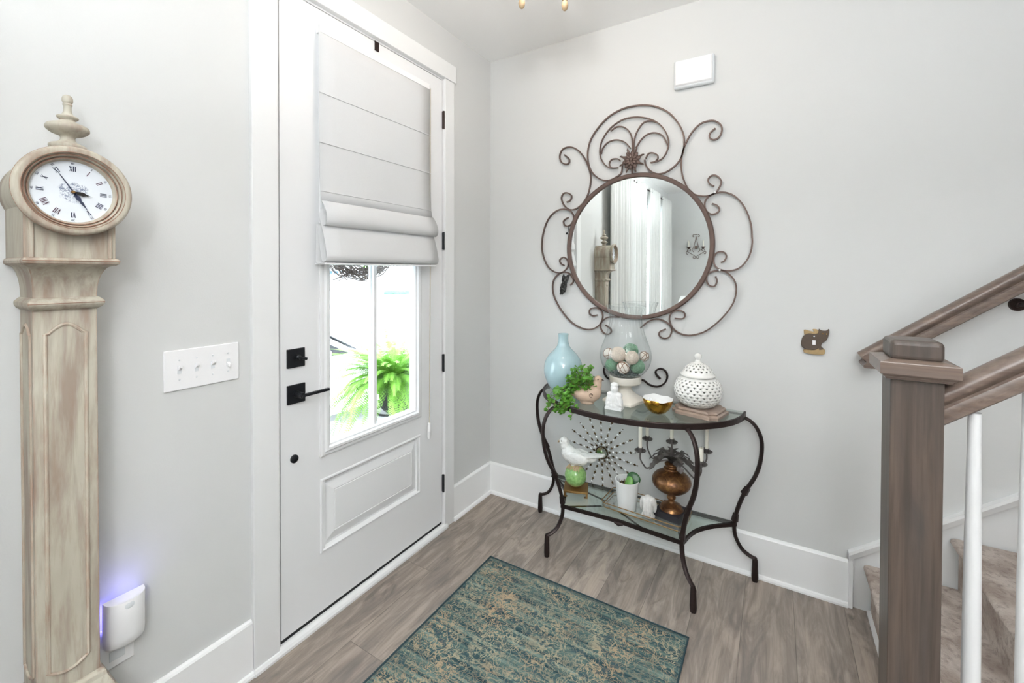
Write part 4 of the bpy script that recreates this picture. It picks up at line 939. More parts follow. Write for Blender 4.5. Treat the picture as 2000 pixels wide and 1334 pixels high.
for k in range(26):
    x = random.uniform(bx - .075, bx + .035); h = random.uniform(.06, .155) * (1 - .6 * abs(x - bx + .01) / .09)
    tips.append(([(bx - .02 + random.uniform(-.03, .03), by + random.uniform(-.02, .02), ZT + .05), (x, by - random.uniform(0, .04), ZT + .04 + h * .6), (x + random.uniform(-.02, .03), by - random.uniform(-.02, .06), ZT + .05 + h)]))
for k in range(13):   # trailing over the front left of the rim
    ex = random.uniform(.585, .745); ey = random.uniform(-.405, -.36); ez = random.uniform(.715, .768)
    tips.append([(bx - .03, by - .01, ZT + .06), (bx - .05 + (ex - bx) * .4, by - .05, ZT + .040), (ex + .01, -.375, ZT + .022), (ex, ey, ez)])
for k in range(7):
    ex = random.uniform(.60, .66); tips.append([(bx - .04, by, ZT + .055), (.68, -.29, ZT + .07), (ex, random.uniform(-.33, -.27), ZT + random.uniform(.015, .06))])
for P in tips:
    C_ = spl(P, 6); stm.tube(C_, .0011, 5)
    for q in range(3, len(C_)):
        if q % 2 and q < len(C_) - 3: continue
        for s_n in range(2):
            d = Vector((random.uniform(-1, 1), random.uniform(-1, .4), random.uniform(-.2, .9)))
            L = random.uniform(.014, .026); rleaf(m, C_[q], d, Vector((random.uniform(-.4, .4), -.5, 1)), L, L * random.uniform(.6, .95))
fo = m.build('foliage', 'leaf', bp, smooth=True); fo['kind'] = 'stuff'
stm.build('stems', 'stem', bp)

# pedestal candle holder
PX, PYc = .920, -.150
pe = thing('pedestal_holder', (PX, PYc, ZT), 'cream wooden pedestal with a square flared base under the glass hurricane', 'pedestal')
m = MB(); rg = []
for hw, z in ((.082, 0), (.083, .006), (.081, .014), (.066, .022), (.050, .034), (.038, .048), (.029, .062), (.025, .074), (.026, .084), (.032, .092)):
    n = 8; ring = []
    for k in range(32):
        a = 2 * pi * k / 32; rnd = min(1, z / .05); e = max(abs(cos(a)), abs(sin(a))); r = hw / e * (1 - rnd) + hw * 1.1 * rnd
        r = min(r, hw * 1.38); a2 = a - R(16); ring.append((PX + r * cos(a2), PYc + r * sin(a2), ZT + z))
    rg.append(ring)
m.loft(rg); m.build('base', 'pedestal', pe, smooth=True, angle=40)
m = MB(); m.lathe([(0, .088), (.060, .088), (.073, .092), (.0775, .098), (.078, .126), (.075, .129), (.070, .129), (.068, .124), (0, .122)], 56, (PX, PYc, ZT)); m.build('cup', 'pedestal', pe, smooth=True)
# hurricane vase
HZ = ZT + .1235
hv = thing('glass_hurricane', (PX, PYc, HZ), 'clear fluted glass hurricane filled with decorative balls on the white pedestal', 'glass vase')
hp = spl([(.050, 0, 0), (.062, .003, 0), (.090, .022, 0), (.114, .055, 0), (.125, .095, 0), (.122, .135, 0), (.108, .175, 0), (.093, .215, 0), (.082, .255, 0), (.077, .285, 0), (.079, .310, 0), (.086, .335, 0), (.094, .3545, 0)], 4)
prf = [(q[0], q[1]) for q in hp]
m = MB(); m.lathe([(0, .001)] + prf, 120, (PX, PYc, HZ), flute=20, fa=.030, fz=lambda z: max(0, min(1, (z - .17) / .12))); m.build('bowl', 'clear', hv, smooth=True, angle=180)
m = MB(); m.tube([(PX + .094 * (1 + .03 * cos(20 * 2 * pi * k / 120)) * cos(2 * pi * k / 120), PYc + .094 * (1 + .03 * cos(20 * 2 * pi * k / 120)) * sin(2 * pi * k / 120), HZ + .355) for k in range(120)], .0016, 6, closed=True); m.build('rim', 'clear', hv, smooth=True)
# gravel
random.seed(5); m = MB()
for k in range(420):
    z = random.uniform(.006, .042); rmx = (.052 + (z / .045) * .046) - .006; a = random.uniform(0, 2 * pi); r = rmx * sqrt(random.random())
    e = random.uniform(.004, .007); m.ball((PX + r * cos(a), PYc + r * sin(a), HZ + z), e, e * random.uniform(.6, 1), e * random.uniform(.5, .9), 6, 4)
gv = tag(m.build('glass_gravel', 'pebble', None, smooth=True), 'grey glass gravel at the bottom of the hurricane', 'gravel'); gv['kind'] = 'stuff'
def deco(c, r, kind, label):
    c = Vector((PX + c[0], PYc + c[1], HZ + c[2]))
    t = thing('decorative_ball', c - Vector((0, 0, r)), label, 'decorative ball', 'decorative balls in the hurricane')
    if kind == 'green':
        MB().ball(c, r * .86).build('core', 'ball_green', t, smooth=True)
        m = MB()
        for k in range(26):
            ax = Vector((random.gauss(0, 1), random.gauss(0, 1), random.gauss(0, 1))).normalized(); u_ = ax.orthogonal().normalized(); v_ = ax.cross(u_); o_ = random.uniform(-.35, .35)
            m.tube([c + ax * r * o_ + (u_ * cos(a) + v_ * sin(a)) * r * sqrt(1 - o_ * o_) * random.uniform(.93, 1.03) for a in [2 * pi * q / 22 for q in range(22)]], .0012, 4, closed=True)
        m.build('twine', 'ball_green', t)
    elif kind == 'shell':
        MB().ball(c, r * .96, seg=24, rings=16).build('core', 'ball_shell', t, smooth=True)
        m = MB()
        for k in range(5):
            ax = Vector((random.gauss(0, 1), random.gauss(0, 1), random.gauss(0, 1))).normalized(); u_ = ax.orthogonal().normalized(); v_ = ax.cross(u_)
            m.tube([c + (u_ * cos(a) + v_ * sin(a)) * r * .985 for a in [2 * pi * q / 26 for q in range(26)]], .0013, 5, closed=True)
        m.build('twine', 'twine_brown', t)
    else:
        m = MB(); m.ball(c, r, seg=40, rings=26)
        m.v = [tuple(c + (Vector(p_) - c) * (1 + .05 * noise.noise(Vector(p_) * 160))) for p_ in m.v]; m.build('core', 'ball_white', t, smooth=True)
deco((-.018, -.060, .118), .038, 'root', 'largest bleached root ball, centre left in the hurricane')
deco((.050, -.062, .110), .033, 'root', 'smaller bleached root ball, right of centre in the hurricane')
deco((.012, -.078, .060), .031, 'shell', 'white shell ball wrapped with brown twine, lowest at the front of the hurricane')
deco((-.052, -.055, .062), .031, 'green', 'green twine ball low on the left of the hurricane')
deco((.068, -.028, .062), .034, 'green', 'green twine ball low on the right of the hurricane')
deco((.022, .012, .128), .038, 'green', 'pale green twine ball topmost at the back of the hurricane')
deco((-.082, -.010, .108), .028, 'shell', 'white shell ball against the left side of the hurricane glass')
deco((.090, .012, .108), .024, 'shell', 'white shell ball against the right side of the hurricane glass')
deco((-.045, .045, .075), .032, 'green', 'green twine ball hidden at the back of the hurricane')

# small white bust figurine
bu = thing('buddha_figurine', (.914, -.305, ZT), 'small white porcelain robed bust figurine at the front of the table', 'figurine')
m = MB(); X, Y = .914, -.305
def rb(c, r, sy, sz, a=0, ax='Y'): m.ball((X + c[0], Y + c[1], ZT + c[2]), r, sy, sz, 20, 14, rot=Matrix.Rotation(a, 3, ax).to_euler())
rb((0, 0, .018), .043, .026, .020); rb((0, .002, .040), .033, .022, .034); rb((0, .004, .060), .028, .018, .020)
rb((-.020, .003, .066), .018, .014, .014); rb((.020, .003, .066), .018, .014, .014); rb((-.030, .0, .040), .011, .013, .032, .22); rb((.030, 0, .040), .011, .013, .032, -.22)
rb((-.018, -.014, .028), .022, .009, .008, -.35); rb((.018, -.014, .028), .022, .009, .008, .35)
rb((0, .003, .076), .018, .014, .016); rb((0, 0, .096), .0175, .018, .021); rb((0, .003, .114), .0185, .018, .012); rb((0, -.016, .099), .003, .004, .005)
rb((-.016, .002, .098), .003, .004, .009); rb((.016, .002, .098), .003, .004, .009); m.box(X - .04, X + .04, Y - .024, Y + .024, ZT, ZT + .012)
m.build('figure', 'ceramic_matte', bu, remesh=.0017)
m = MB()
for k in range(5):
    a = -.020 + .010 * k; m.tube(spl([(X + a * .55, Y - .021, ZT + .074), (X + a * 1.1, Y - .026, ZT + .050), (X + a * 1.5, Y - .027, ZT + .026), (X + a * 1.6, Y - .028, ZT + .012)], 3), .0016, 6)
for sx_ in (-.006, .006): m.ball((X + sx_, Y - .0155, ZT + .104), .0016, seg=8, rings=6)
m.build('robe_folds', 'ceramic_matte', bu, smooth=True)

# gold bowl
gb = thing('gold_bowl', (1.104, -.262, ZT), 'small gold bowl with a white inside and uneven rim', 'bowl')
C0 = (1.104, -.262, ZT)
def bowl(rs_, name, mat, th=0):
    m = MB(); m.lathe(rs_, 56, C0)
    out = []
    for x, y, z in m.v:
        h = z - ZT; a = atan2(y - C0[1], x - C0[0]); out.append((x, y, ZT + h * (1 + (.04 * sin(3 * a + 1) + .03 * sin(7 * a)) * (h / .07))))
    m.v = out; return m.build(name, mat, gb, smooth=True, angle=60)
bowl([(0, 0), (.018, .0005), (.034, .007), (.050, .022), (.062, .044), (.068, .068), (.067, .069)], 'outer_shell', 'gold')
bowl([(.067, .069), (.0655, .068), (.059, .044), (.046, .024), (.03, .011), (0, .006)], 'inner_shell', 'ceramic_matte')
m = MB(); m.ball((1.080, -.285, ZT + .060), .010, .012, .012, 6, 4); m.ball((1.090, -.300, ZT + .058), .008, .008, .012, 6, 4); m.ball((1.072, -.292, ZT + .066), .006, .006, .009, 6, 4); tag(m.build('crystal_cluster', 'crystal'), 'sparkling crystal cluster lying at the left inside the gold bowl', 'crystal')

# ginger jar on plinth
pz = thing('display_plinth', (1.272, -.145, ZT), 'greige carved wooden plinth with notched corners under the pierced jar', 'plinth')
def notch(hx, hy, z, nt=.028, rot=R(-14), cx=1.268, cy=-.148):
    pts = []
    for sx_, sy_ in ((1, 1), (-1, 1), (-1, -1), (1, -1)):
        q = [(hx, hy - nt), (hx - nt * .35, hy - nt * .8), (hx - nt * .8, hy - nt * .35), (hx - nt, hy)]
        if sx_ * sy_ < 0: q = q[::-1]
        pts += [(a * sx_, b * sy_) for a, b in q]
    return [(cx + a * cos(rot) - b * sin(rot), cy + a * sin(rot) + b * cos(rot), z) for a, b in pts]
m = MB(); m.loft([notch(.104, .092, ZT), notch(.104, .092, ZT + .012), notch(.100, .088, ZT + .016), notch(.094, .082, ZT + .018), notch(.096, .084, ZT + .024), notch(.092, .080, ZT + .031), notch(.090, .078, ZT + .032)])
m.build('block', 'plinth_wood', pz)
JC = (1.258, -.150, ZT + .0325)
jr = thing('pierced_jar', JC, 'white pierced ceramic ginger jar with a domed lid', 'jar')
def jprof(t): return None
jb = spl([(.046, 0, 0), (.062, .004, 0), (.088, .024, 0), (.1015, .055, 0), (.1025, .080, 0), (.094, .108, 0), (.076, .128, 0), (.064, .136, 0), (.062, .142, 0)], 4)
jl = spl([(.072, .138, 0), (.0735, .143, 0), (.066, .150, 0), (.060, .164, 0), (.050, .178, 0), (.034, .190, 0), (.018, .197, 0), (.012, .201, 0)], 3)
def pierce(prof, rows, ncols, name, thick=.0035, sz=.5):
    """surface with real diamond holes: cells between rings, each cell outlined around a hole"""
    # arc-length parametrised profile
    P = [Vector((q[0], q[1])) for q in prof]; L = [0]
    for a, b in zip(P, P[1:]): L.append(L[-1] + (b - a).length)
    def at(s):
        s = max(0, min(L[-1] - 1e-9, s))
        for i in range(len(L) - 1):
            if L[i + 1] >= s: t = (s - L[i]) / (L[i + 1] - L[i] + 1e-12); return P[i].lerp(P[i + 1], t)
    m = MB(); tot = L[-1]
    def pt(s, a): q = at(s); return (JC[0] + q.x * cos(a), JC[1] + q.x * sin(a), JC[2] + q.y)
    s0, s1 = rows[0] * tot, rows[1] * tot; nr = rows[2]; hs = (s1 - s0) / nr; da = 2 * pi / ncols
    # plain bands
    for (a0, a1, nb) in ((0, s0, 6), (s1, tot, 6)):
        if a1 - a0 < 1e-4: continue
        for k in range(nb):
            for c_ in range(ncols * 2): 
                A_, B_ = c_ * da / 2, (c_ + 1) * da / 2; m.quad(pt(a0 + (a1 - a0) * k / nb, A_), pt(a0 + (a1 - a0) * k / nb, B_), pt(a0 + (a1 - a0) * (k + 1) / nb, B_), pt(a0 + (a1 - a0) * (k + 1) / nb, A_))
    for r in range(nr):
        for c_ in range(ncols):
            ac = (c_ + (.5 if r % 2 else 0)) * da; sc_ = s0 + (r + .5) * hs
            k_ = 8; outer = []; inner = []
            for q in range(k_):
                t = q / k_ * 4; e = int(t); f = t - e
                cs = [(-1, -1), (1, -1), (1, 1), (-1, 1), (-1, -1)]; x = cs[e][0] + (cs[e + 1][0] - cs[e][0]) * f; y = cs[e][1] + (cs[e + 1][1] - cs[e][1]) * f
                outer.append(pt(sc_ + y * hs / 2, ac + x * da / 2))
                g = sz * (.40 if (x != 0 and y != 0) else .72); inner.append(pt(sc_ + y * hs * g * 1.15, ac + x * da * g * .72))
            for q in range(k_): m.quad(outer[q], outer[(q + 1) % k_], inner[(q + 1) % k_], inner[q])
    return m.build(name, 'ceramic', jr, smooth=True, solid=thick, angle=60)
pierce([(q[0], q[1]) for q in jb], (.20, .88, 9), 24, 'body', sz=.36)
lid = pierce([(q[0], q[1]) for q in jl], (.26, .88, 4), 16, 'lid', sz=.40)
m = MB(); m.lathe([(0, .196), (.014, .198), (.013, .206), (.010, .212), (.0125, .216), (.0165, .224), (.0165, .232), (.011, .239), (0, .242)], 28, JC); m.build('knob', 'ceramic', lid, smooth=True)
MB().lathe([(0, .001), (.048, .001), (.048, .006), (0, .006)], 32, JC).build('foot_ring', 'ceramic', jr)
MB().lathe([(.0735, .139), (.0765, .1415), (.0765, .1445), (.073, .147), (.069, .144), (.0735, .139)], 48, JC).build('lid_rim', 'ceramic', lid, smooth=True)

# ================================================================ ON THE LOWER SHELF
ZS = SZ + .0125
# brass stand, ball, dove
bs = thing('brass_stand', (.668, -.190, ZS), 'small square brass stand under the green ball on the lower shelf', 'stand')
m = MB(); rot = R(20); cc = (.672, -.185)
m.box(cc[0] - .062, cc[0] + .062, cc[1] - .055, cc[1] + .055, ZS + .024, ZS + .032, rot)
m.box(cc[0] - .062, cc[0] + .062, cc[1] - .055, cc[1] - .050, ZS + .021, ZS + .026, rot, cc); m.box(cc[0] - .062, cc[0] + .062, cc[1] + .050, cc[1] + .055, ZS + .021, ZS + .026, rot, cc)
m.build('top', 'brass', bs, bevel=.0012)
for sx_, sy_ in ((-1, -1), (1, -1), (1, 1), (-1, 1)):
    m = MB(); x, y = cc[0] + sx_ * .056, cc[1] + sy_ * .049; m.box(x - .005, x + .005, y - .005, y + .005, ZS, ZS + .025, rot, cc); m.box(x - .005 - (.008 if sx_ > 0 else 0), x + .005 + (.008 if sx_ < 0 else 0), y - .005, y + .005, ZS, ZS + .004, rot, cc); m.build('leg', 'brass', bs)
BZ = ZS + .032 + .057
dv = thing('dove_figurine', (.668, -.183, ZS + .0325), 'white ceramic dove perched on a speckled green ball', 'figurine')
t = NT('green_speckled_glaze'); n1 = t.noise(t.coord(), 70, 4, .7); n2 = t.noise(t.coord((1, 1, 1)), 9, 2)
sp3 = t.add('ShaderNodeSeparateXYZ'); tcx = t.add('ShaderNodeTexCoord'); t.link(tcx.outputs['Object'], sp3.inputs[0])
cgr = t.mix(t.ramp(n1, (.4, 0.0), (.65, 1.0)), rgb(146, 186, 116), rgb(112, 156, 88)); zz_ = t.math('ADD', sp3.outputs['Z'], t.math('MULTIPLY', n2, .02))
cgr = t.mix(t.ramp(zz_, (.108, 0.0), (.124, 1.0)), cgr, rgb(216, 186, 136)); cgr = t.mix(t.ramp(zz_, (.026, 1.0), (.040, 0.0)), cgr, rgb(186, 182, 120)); t.base(cgr); t.set(Roughness=.15); MT['ballglaze'] = t.m
MB().ball((.668, -.183, BZ), .057, seg=36, rings=24).build('ball', 'ballglaze', dv, smooth=True)
m = MB(); DX, DY, DZ = .668, -.183, BZ
def db(c, r, sy, sz, a=0): m.ball((DX + c[0], DY + c[1], DZ + c[2]), r, sy, sz, 24, 16, rot=Matrix.Rotation(a, 3, 'Y').to_euler())
db((.000, 0, .098), .070, .040, .042, .10); db((-.038, 0, .112), .040, .036, .044, .6); db((-.058, 0, .145), .026, .025, .030, .3); db((-.066, 0, .168), .0265, .023, .023)
db((.055, 0, .106), .060, .028, .024, .0); m.tube([(DX + .04, DY, DZ + .112), (DX + .10, DY, DZ + .125), (DX + .155, DY, DZ + .138)], [.026, .021, .016], 14, up=(0, 1, 0), sx=.45, sy=1.4)
db((.018, -.030, .104), .060, .012, .030, .06); db((.018, .030, .104), .060, .012, .030, .06)
db((-.008, 0, .058), .020, .020, .018)
body = m.build('dove_body', 'ceramic', dv, remesh=.0028)
tx = bpy.data.textures.new('plumage', 'CLOUDS'); tx.noise_scale = .013; tx.noise_depth = 2
md = body.modifiers.new('feather_relief', 'DISPLACE'); md.texture = tx; md.strength = .005; md.mid_level = .5
m = MB(); m.tube([(DX - .086, DY, DZ + .166), (DX - .098, DY, DZ + .160), (DX - .104, DY, DZ + .152)], [.008, .0055, .001], 10); m.build('beak', 'wicker', dv, smooth=True)
m = MB(); m.ball((DX - .073, DY - .0205, DZ + .173), .003, seg=8, rings=6); m.build('eye', 'dark_detail', dv)
m = MB()
for sx_ in (-.026, .004, .02):
    for k in (-1, 0, 1): m.tube([(DX + sx_, DY - .016, DZ + .058), (DX + sx_ + k * .008, DY - .030, DZ + .050), (DX + sx_ + k * .014, DY - .040, DZ + .040)], [.004, .0035, .002], 6)
m.build('claws', 'wicker', dv, smooth=True)

# sunburst ornament leaning at the wall
sb = thing('sunburst_mirror', (.755, -.02, .425), 'small sunburst mirror with beaded rays behind the dove', 'mirror')
SC = Vector((.757, -.030, .425))
m = MB(); m.lathe([(0, 0), (.030, 0), (.030, .004), (0, .005)], 40, (SC.x, -.028, SC.z), 'y'); m.build('mirror_disc', 'mirror', sb)
m = MB(); m.lathe([(.029, -.002), (.034, -.002), (.035, .004), (.032, .008), (.029, .006), (.029, -.002)], 40, (SC.x, -.028, SC.z), 'y'); m.build('disc_frame', 'bead', sb, smooth=True)
for k in range(18):
    a = 2 * pi * k / 18 + R(12); d = Vector((cos(a), 0, sin(a))); Ln = .196 if k % 2 else .188
    m = MB(); m.tube([SC + d * .033, SC + d * Ln], .0012, 5); cr = MB(); L_ = .045; n = 0
    while L_ < Ln - .004:
        c_ = SC + d * L_
        if n % 2 == (k % 2): m.tube([c_ - d * .008, c_, c_ + d * .008], [.0010, .0068, .0010], 8, up=(0, 1, 0), sy=.6)
        else: cr.ball(c_, .0066, .0045, .0066, 10, 6)
        L_ += .0195; n += 1
    m.ball(SC + d * Ln, .0032, seg=8, rings=6); ry_ = m.build('ray', 'bead', sb, smooth=True); cr.build('crystals', 'crystal', ry_, smooth=True)

# mirrored tray
tr = thing('mirrored_tray', (1.03, -.19, ZS), 'rectangular glass tray with antiqued edges and thin metal rim on the lower shelf', 'tray')
trx, try_, trr = (.838, 1.222), (-.262, -.085), R(-4)
TCx, TCy = sum(trx) / 2, sum(try_) / 2
m = MB(); m.box(*trx, *try_, ZS + .0005, ZS + .005, trr); 
t = NT('antiqued_mirror'); n1 = t.noise(t.coord(), 42, 5, .7, .5); t.base(t.mix(t.ramp(n1, (.52, 0.0), (.72, .6)), (.74, .79, .77, 1), rgb(150, 128, 104))); t.set(Metallic=.8, Roughness=.12); MT['oldmirror'] = t.m
m.build('tray_base', 'oldmirror', tr)
def trp(x, y, z): return Vector((TCx + (x - TCx) * cos(trr) - (y - TCy) * sin(trr), TCy + (x - TCx) * sin(trr) + (y - TCy) * cos(trr), z))
def rring(g, z):
    x0, x1, y0, y1 = trx[0] - g, trx[1] + g, try_[0] - g, try_[1] + g; c_ = .018
    return [trp(x, y, z) for x, y in ((x0 + c_, y0), (x1 - c_, y0), (x1, y0 + c_), (x1, y1 - c_), (x1 - c_, y1), (x0 + c_, y1), (x0, y1 - c_), (x0, y0 + c_))]
m = MB(); m.tube(rring(.004, ZS + .026), .0022, 6, closed=True); m.tube(rring(0, ZS + .004), .0026, 6, closed=True); m.build('metal_rim', 'brass', tr)
m = MB(); a_, b_ = rring(0.002, ZS + .005), rring(.004, ZS + .025)
for k in range(8): m.quad(a_[k], a_[(k + 1) % 8], b_[(k + 1) % 8], b_[k])
m.build('glass_side', 'clear', tr)
ZR = ZS + .0055
# white cup with succulent
cu_ = thing('white_cup_planter', (.948, -.205, ZR), 'white textured cup planter with two round succulent leaves', 'planter')
CC = (.948, -.205, ZR)
m = MB(); m.lathe([(0, 0), (.040, 0), (.0435, .004), (.049, .06), (.0555, .128), (.0575, .138), (.0575, .141), (.053, .141), (.051, .135), (.048, .10), (0, .10)], 72, CC, flute=24, fa=.006, fz=lambda z: 1 if .01 < z < .125 else 0); m.build('cup', 'ceramic_matte', cu_, smooth=True)
m = MB(); m.lathe([(0, .112), (.0495, .110)], 24, CC); m.v = [(x, y, z + random.uniform(-.002, .003)) for x, y, z in m.v]; m.build('soil', 'soil', cu_)
m = MB()
for k in range(7):
    a = random.uniform(0, 6.28); r = random.uniform(0, .03); m.tube([(CC[0] - .012 + r * cos(a), CC[1] + r * sin(a), ZR + .108), (CC[0] - .014 + r * cos(a) * 1.1, CC[1] + r * sin(a), ZR + random.uniform(.125, .148))], [.003, .0008], 5)
m.build('dry_stubs', 'stem', cu_)
def fat_leaf(c, r, rx, rz, ry, tilt):
    m = MB(); m.ball((0, 0, 0), rx, ry, rz, 24, 16); E_ = Matrix.Rotation(tilt, 3, 'Y') @ Matrix.Rotation(-.5, 3, 'X'); m.v = [tuple(Vector(c) + E_ @ Vector(p_)) for p_ in m.v]; return m
fat_leaf((CC[0] + .030, CC[1] + .008, ZR + .150), 0, .033, .028, .006, .3).build('leaf', 'leaf_dark', cu_, smooth=True)
fat_leaf((CC[0] + .014, CC[1] - .014, ZR + .137), 0, .019, .027, .005, .2).build('leaf', 'leaf', cu_, smooth=True)
# small stone figurine
sf = thing('stone_figurine', (1.062, -.235, ZR), 'small white and grey carved stone figurine beside the cup planter', 'figurine')
m = MB(); X, Y = 1.058, -.235
for c_, r, sy, sz in (((0, 0, .012), .032, .024, .014), ((0, .002, .05), .024, .020, .045), ((-.020, 0, .078), .018, .018, .020), ((.018, 0, .080), .019, .018, .022), ((0, 0, .090), .020, .018, .018), ((-.030, 0, .060), .010, .014, .028), ((.030, 0, .062), .009, .013, .030)): m.ball((X + c_[0], Y + c_[1], ZR + c_[2]), r, sy, sz, 18, 12)
for k in range(5): m.tube(spl([(X - .018 + .009 * k, Y - .016, ZR + .092), (X - .016 + .008 * k, Y - .023, ZR + .06), (X - .020 + .010 * k, Y - .022, ZR + .02)], 3), .0035, 6)
m.build('carving', 'stone', sf, remesh=.002)
# candelabra urn
UX, UY = 1.146, -.155
ur_ = thing('urn_candelabra', (UX, UY, ZR), 'aged bronze urn candelabra with metal leaves on a black block', 'candelabra')
m = MB(); m.box(UX - .060, UX + .060, UY - .060, UY + .060, ZR, ZR + .030, R(-12)); m.build('block', 'plinth_black', ur_, bevel=.0015)
up_ = [(0, .030), (.050, .030), (.052, .036), (.047, .043), (.046, .048), (.030, .056), (.018, .064), (.014, .072), (.019, .080), (.021, .088), (.015, .096), (.0165, .104), (.030, .108), (.060, .122), (.080, .140), (.0885, .158), (.086, .176), (.072, .194), (.050, .206), (.036, .211), (.030, .214), (.036, .219), (.036, .225), (.026, .229), (.024, .236), (.031, .241), (.030, .247), (.018, .252), (0, .254)]
pp = spl([(a, b, 0) for a, b in up_], 3); m = MB(); m.lathe([(max(0, q[0]), q[1]) for q in pp], 56, (UX, UY, ZR)); m.build('urn', 'urn', ur_, smooth=True, angle=70)
def mleaf(m, P, w0, n_=9):
    C_ = spl(P, 6); N_ = len(C_); wl = []
    for k in range(N_):
        t = k / (N_ - 1); env = sin(pi * min(1, t * .9 + .1)) ** .7; ph_ = (t * 4.0) % 1.0
        wl.append(w0 * env * (1.0 - .62 * ph_) if t < .97 else 0)
    for k in range(N_ - 1):
        T = (C_[k + 1] - C_[k]).normalized(); s = T.cross(Vector((0, 0, 1))); s = s.normalized() if s.length > 1e-4 else Vector((1, 0, 0)); n = s.cross(T)
        for sg in (-1, 1):
            a, b = C_[k], C_[k + 1]
            m.quad(a, b, b + s * sg * wl[k + 1] + n * .22 * wl[k + 1] + T * wl[k + 1] * .55, a + s * sg * wl[k] + n * .22 * wl[k] + T * wl[k] * .55)
arms = [((1.018, -.232), .555), ((1.010, -.068), .555), ((1.284, -.222), .548), ((1.288, -.072), .552)]
cnd_lab = ['ivory candle on the left front arm of the urn candelabra', 'ivory candle on the left rear arm of the urn candelabra', 'short ivory candle stub on the right front arm of the urn candelabra', 'ivory candle on the right rear arm of the urn candelabra']
def cup_at(x, y, z, par):
    m = MB(); m.lathe([(0, 0), (.010, .001), (.024, .006), (.027, .010), (.0265, .0115), (.012, .005), (.0105, .006), (.0105, .022), (.013, .024), (.0085, .024), (.0085, .006), (0, .005)], 28, (x, y, z)); return m.build('candle_cup', 'leafmetal', par, smooth=True)
def candle_at(x, y, z, h, label, r=.0083, wick=True):
    t = thing('candle', (x, y, z), label, 'candle', 'candles of the urn candelabra')
    m = MB(); m.lathe([(0, 0), (r * .85, 0), (r, .01), (r * .98, h - .004), (r * .8, h), (0, h - .001)], 18, (x, y, z)); m.build('wax', 'candle', t, smooth=True)
    MB().tube([(x, y, z + h - .002), (x + .001, y, z + h + .008)], .0009, 5).build('wick', 'wick', t)
hub = Vector((UX, UY, ZR + .262)); lf = MB()
m = MB(); m.tube([(UX, UY, ZR + .250), (UX, UY, ZR + .275), (UX, UY, .598)], [.012, .008, .004], 10); m.build('stem', 'leafmetal', ur_, smooth=True)
MB().ball((UX, UY, ZR + .262), .017, .017, .014).build('hub', 'wick', ur_, smooth=True)
for n, ((x, y), z) in enumerate(arms):
    d = Vector((x - UX, y - UY, 0)); m = MB()
    P = [hub, hub + d * .35 + Vector((0, 0, -.004)), hub + d * .75 + Vector((0, 0, -.038)), Vector((x, y, z)) - d * .10 + Vector((0, 0, -.058)), Vector((x, y, z - .03)), Vector((x, y, z + .002))]
    m.tube(spl(P, 5), .0036, 8); ao = m.build('arm', 'leafmetal', ur_, smooth=True); cup_at(x, y, z, ao)
    candle_at(x, y, z + .006, [.135, .10, .075, .14][n], cnd_lab[n], r=.0105 if n == 2 else .0083)
    for a2, sc_ in ((.25, 1.0), (-.45, .75)):
        dd = Matrix.Rotation(a2, 3, 'Z') @ d.normalized(); m = MB()
        mleaf(m, [hub + Vector((0, 0, .006)), hub + dd * .04 * sc_ + Vector((0, 0, .020)), hub + dd * .08 * sc_ + Vector((0, 0, .004)), hub + dd * .118 * sc_ + Vector((0, 0, -.034 * sc_))], .030)
        m.build('metal_leaf', 'leafmetal', ur_, solid=.0008)
for k in range(5):
    a = k * 2 * pi / 5 + .4; dd = Vector((cos(a), sin(a), 0)); m = MB(); mleaf(m, [hub + Vector((0, 0, .01)), hub + dd * .024 + Vector((0, 0, .026)), hub + dd * .055 + Vector((0, 0, .034)), hub + dd * .082 + Vector((0, 0, .018))], .026); m.build('metal_leaf', 'leafmetal', ur_, solid=.0008)
cup_at(UX, UY, .596, ur_); candle_at(UX, UY, .602, .11, 'ivory candle in the raised centre cup of the urn candelabra')

# ================================================================ RUG
rg_ = MB(); x0, x1, y0, y1 = .369, 1.285, -2.07, -.538
RCx, RCy = (x0 + x1) / 2, (y0 + y1) / 2
nx, ny = 60, 100; m = MB()
for i in range(nx + 1):
    for j in range(ny + 1):
        x = x0 + (x1 - x0) * i / nx; y = y0 + (y1 - y0) * j / ny
        e = min(i, nx - i, j, ny - j); h = .0075 if e > 0 else .002
        m.v.append((x, y, .001 + h + .0006 * noise.noise(Vector((x * 30, y * 30, 0)))))
for i in range(nx):
    for j in range(ny): a = i * (ny + 1) + j; m.f.append((a, a + ny + 1, a + ny + 2, a + 1))
rug = thing('area_rug', (RCx, RCy, 0), 'teal and beige distressed floral rug on the plank floor', 'rug')
m.build('pile', 'rug', rug, smooth=True, angle=180)
MT['serge'] = plain('dark_teal_binding', rgb(44, 66, 72), .9)
m = MB(); m.tube([(x0, y0, .0045), (x1, y0, .0045), (x1, y1, .0045), (x0, y1, .0045)], .0042, 6, closed=True); m.build('bound_edge', 'serge', rug, smooth=True)

